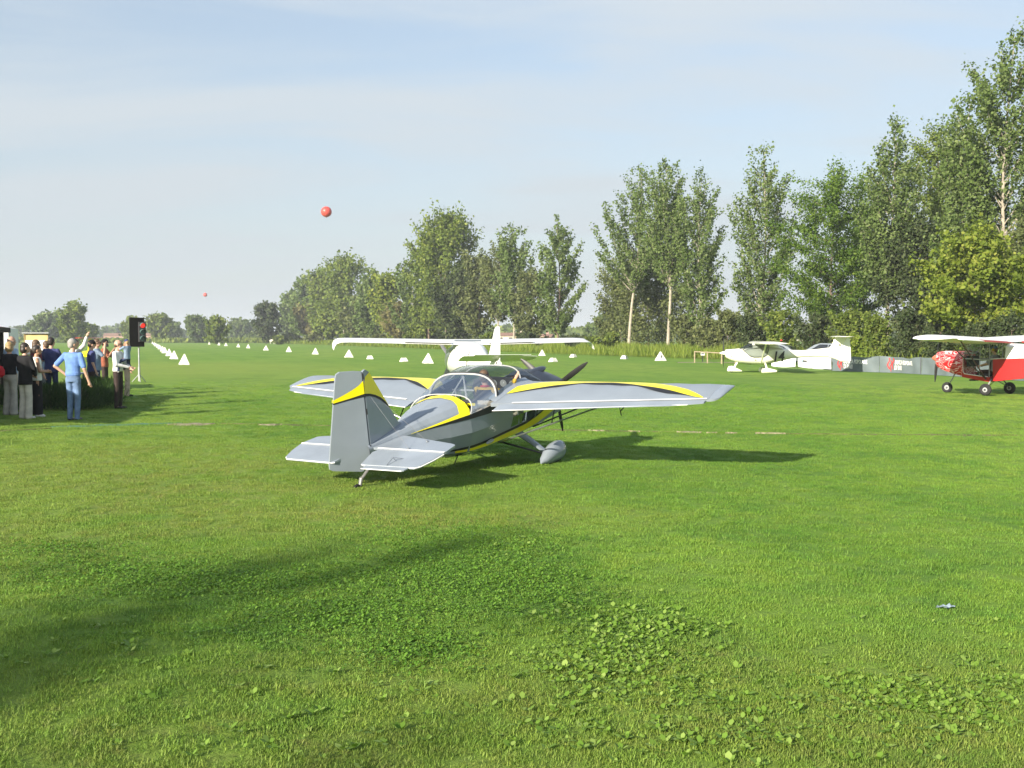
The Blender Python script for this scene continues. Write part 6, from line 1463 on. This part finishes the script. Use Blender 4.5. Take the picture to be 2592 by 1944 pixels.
    if hstyle == 'tail': b.cap(hd(0, -.06, .02), hd(0, -.086, -.005), .016 * h, .018 * h); b.cap(hd(0, -.086, -.005), hd(0, -.082, -.06), .018 * h, .007 * h)
    part(b, 'hair', hair, .012, 2)
    if cap is not None:
        b = MB(); b.ell(hd(0, -.004, .032), (.054 * h, .060 * h, .050 * h), 16, 10, HR); b.ell(hd(0, .068, .020), (.036 * h, .034 * h, .006 * h), 12, 6, HR); b.build('cap', cap, o)
    if glasses:
        b = MB(); b.box(hd(0, .056, .008), (.080 * h, .010 * h, .020 * h), HR); b.box(hd(.046, .026, .010), (.004 * h, .06 * h, .008 * h), HR); b.box(hd(-.046, .026, .010), (.004 * h, .06 * h, .008 * h), HR); b.build('sunglasses', M_SHOE, o)
    else:
        for s in (1, -1): b = MB(); b.ell(hd(s * .018, .0515, .006), (.006 * h, .004 * h, .004 * h), 8, 6, HR); b.build('eye', M_EYE, o)
    b = MB(); b.ell(hd(0, .050, -.034), (.014 * h, .005 * h, .004 * h), 8, 6, HR); b.build('mouth', M_LIP, o)
    return o
def GP(px, py): p = G(px, py); return (p.x, p.y, 0)
person('fair-haired woman in a black top and pale grey flared trousers, seen from behind', GP(27, 1050), R(-15), 1.70, C_BLACK, C_GREYT, H_BLOND, 'bob', 'short', flare=.022, tunic=.56, arms={'L': ((-.15, .02, .66), (-.10, .10, .58)), 'R': ((.15, .0, .66), (.11, .10, .60))})
person('dark-haired woman in a long black blouse and cream trousers, seen from behind', GP(66, 1060), R(-25), 1.68, C_BLACK, C_CREAM, H_DARK, 'bob', 'long', flare=.016, tunic=.46, shoes=M_SHOEW, arms={'L': ((-.145, .03, .65), (-.05, .11, .58)), 'R': ((.145, .02, .65), (.06, .11, .57))}, turn=R(-30), fat=1.1)
person('young woman with a ponytail, white vest top and long black skirt', GP(95, 1055), R(-62), 1.62, C_WHITE, C_BLACK, H_DARK, 'tail', 'none', skirt=True, tunic=.52, skin=1, shoes=M_SHOEW, arms={'L': ((-.13, .04, .64), (-.02, .12, .64)), 'R': ((.13, .03, .64), (.04, .12, .63))})
person('grey-haired man in a light blue shirt behind the two women in black', (-12.35, 26.3, 0), R(-30), 1.83, C_LBLUE, C_BEIGE, H_GREY, 'bald')
person('brown-haired woman half hidden behind the women in black', (-12.0, 26.9, 0), R(-40), 1.74, C_MAROON, C_DKBR, H_BROWN, 'bob')
person('man in a sky blue short-sleeved shirt and faded jeans, one hand on his hip', GP(187, 1064), R(-8), 1.77, C_BLUE, C_JEAN, H_GREY, 'short', 'short', belt=M_SHOE, tunic=.555, turn=R(-35), arms={'L': ((-.215, -.035, .665), (-.105, .005, .565)), 'R': ((.150, -.005, .63), (.185, .03, .485))}, legs={'L': ((-.045, .01, .285), (-.048, -.005, .045)), 'R': ((.050, .01, .285), (.045, .0, .045))})
person('broad dark-haired man in a navy shirt behind the hedge', (-12.35, 28.6, 0), R(-5), 1.80, C_NAVY, C_DJEAN, H_DARK, 'short', 'short', fat=1.12, arms={'L': ((-.15, .03, .66), (-.08, .12, .66)), 'R': ((.15, .03, .66), (.09, .12, .66))})
person('man in a white shirt raising one arm to shade his eyes, behind the hedge', (-12.05, 29.4, 0), R(-40), 1.76, C_WHITE, C_BEIGE, H_DARK, 'short', 'long', arms={'R': ((.19, .05, .90), (.225, .08, 1.03))})
person('man in a black cap next to the arm-raising man', (-11.75, 29.8, 0), R(-55), 1.72, C_NAVY, C_DKBR, H_BROWN, 'short', 'short', cap=C_BLACK)
person('man in a pale blue shirt standing at the notice board', (-13.1, 30.0, 0), R(60), 1.70, C_LBLUE, C_GREY, H_BROWN, 'short')
person('white-haired woman in a pale blouse and maroon skirt beyond the men filming', (-13.75, 35.2, 0), R(-20), 1.62, C_WHITE, C_MAROON, H_WHITE, 'bob', skirt=True)
person('man in a grey-blue shirt and sunglasses holding up a camera', GP(247, 1005), R(-72), 1.76, C_CHECK, C_DJEAN, H_BROWN, 'short', 'short', tunic=.47, glasses=True, shoes=M_SHOEW, arms={'R': ((.115, .115, .70), (.05, .135, .875)), 'L': ((-.115, .115, .70), (-.03, .14, .865))}, fat=1.05)
person('person in a black cap and brick red top filming with a small camera', GP(266, 996), R(-85), 1.74, C_ORANGE, C_DKBR, H_DARK, 'short', 'short', cap=C_BLACK, skin=1, arms={'R': ((.12, .10, .68), (.04, .17, .80)), 'L': ((-.12, .10, .68), (-.02, .17, .79))})
dad = GP(300, 1034)
person('man in a white shirt and dark trousers carrying a child', dad, R(-95), 1.74, C_WHITE, C_DKBR, H_BROWN, 'bald', 'long', tunic=.55, glasses=True, turn=R(15), arms={'R': ((.145, .04, .64), (.02, .175, .60)), 'L': ((-.14, .06, .64), (.00, .19, .585))})
person('small child in a white shirt and jeans carried by the man in white', (dad[0] + .245, dad[1] - .02, .77), R(60), .98, C_CHECK, C_DJEAN, H_BLOND, 'short', 'short', cap=C_NAVY, shoes=M_SHOEW, arms={'L': ((-.15, .10, .74), (-.10, .20, .80)), 'R': ((.15, .08, .70), (.16, .18, .76))}, legs={'L': ((-.14, .14, .42), (-.20, .10, .20)), 'R': ((.14, .14, .42), (.20, .08, .22))})
person('woman with long auburn hair, dark top and beige trousers beyond the man with the child', GP(322, 1003), R(-60), 1.66, C_BLACK, C_BEIGE, H_RED, 'long', 'short', flare=.01)
# things they hold
b = MB(); b.box((0, 0, 0), (.12, .06, .08)); b.revolve([(0, .01), (0, .028), (.05, .028), (.05, .01)], (0, -.03, 0), (0, -1, 0), 12); o = b.build('camera', M_CABIN); p = Vector(GP(247, 1005)); o.location = (p.x + .27, p.y + .06, 1.56); o.rotation_euler = (0, 0, R(18)); tag(o, 'small dark camera held up by the man in sunglasses', 'camera')
b = MB(); b.box((0, 0, 0), (.11, .05, .07)); o = b.build('camera', M_TUBE); p = Vector(GP(266, 996)); o.location = (p.x + .33, p.y, 1.40); tag(o, 'silver camera held by the person in the black cap', 'camera')
b = MB(); b.loft([[(x * w, y * w * .5, z) for x, y in [(math.cos(a), math.sin(a)) for a in [2 * math.pi * k / 12 for k in range(12)]]] for z, w in ((0, .12), (.06, .19), (.18, .19), (.26, .13), (.28, .05))]); o = b.build('red_handbag', C_RED); p = Vector(GP(3, 1052)); o.location = (p.x - .03, p.y - .12, .88); tag(o, 'red handbag at the side of the fair-haired woman', 'handbag')
# pilot of the grey aircraft
q = td.matrix_basis if False else None
def td_world(r, f, u): return TD_T + TD_ROT @ Vector((r, f, u))
PS = {'L': ((-.07, .22, .50), (-.07, .42, .38)), 'R': ((.07, .22, .50), (.07, .42, .38))}
hp_ = 1.42
person('pilot in a black vest with a red collar seated in the grey aircraft', td_world(.25, 2.36, -.38 - .50 * hp_ + .06), 0, hp_, C_YEL, C_DJEAN, H_BROWN, 'short', 'long', legs=PS, arms={'R': ((.165, .12, .73), (.185, .27, .84)), 'L': ((-.13, .12, .66), (-.08, .26, .64))}, rot=TD_ROT.to_euler(), coll=C_RED, vest=C_BLACK)
# pilot of the red aircraft
RDR = Matrix.Rotation(R(43), 3, 'Z'); pp = Vector((15.25, 33.45, 0)) + RDR @ Vector((-.22, .02, -.12))
hq = 1.60
person('pilot in a grey shirt, blue cap and headset in the red aircraft', (pp.x, pp.y, .68 - .50 * hq + .05), R(43), hq, C_GREY, C_DKBR, H_BROWN, 'short', 'short', cap=cloth('cap_blue', (.10, .16, .35)), legs={'L': ((-.07, .24, .50), (-.07, .36, .36)), 'R': ((.07, .24, .50), (.07, .36, .36))}, arms={'L': ((-.14, .10, .66), (-.08, .24, .62)), 'R': ((.14, .10, .66), (.08, .24, .62))})
hs_ = Vector((pp.x, pp.y, .68 - .50 * hq + .05)) + RDR @ (Vector((0, .012, .935)) * hq)
b = MB()
for s in (1, -1): b.ell((s * .085, 0, 0), (.028, .045, .05), 12, 8)
b.tube([(-.09, 0, .03), (-.06, -.01, .10), (0, -.01, .125), (.06, -.01, .10), (.09, 0, .03)], .010, 6); o = b.build('headset', C_YEL); o.location = hs_; o.rotation_euler = (0, 0, R(43)); tag(o, 'headset over the cap of the red aircraft pilot', 'headset')

# =================================================================== HAZE
hm = MB(); hm.box((0, 1100, 19), (4900, 3100, 41))
m_, N_, L_, out_ = new_mat('haze_air')
pv = N_.new('ShaderNodeVolumePrincipled')
pv.inputs['Color'].default_value = (0.86, 0.92, 1.0, 1); pv.inputs['Density'].default_value = 0.00036
pv.inputs['Anisotropy'].default_value = 0.0
L_.new(pv.outputs[0], out_.inputs['Volume'])
tag(hm.build('haze', m_, smooth=False), 'thin summer haze over the plain', 'haze', kind='stuff')
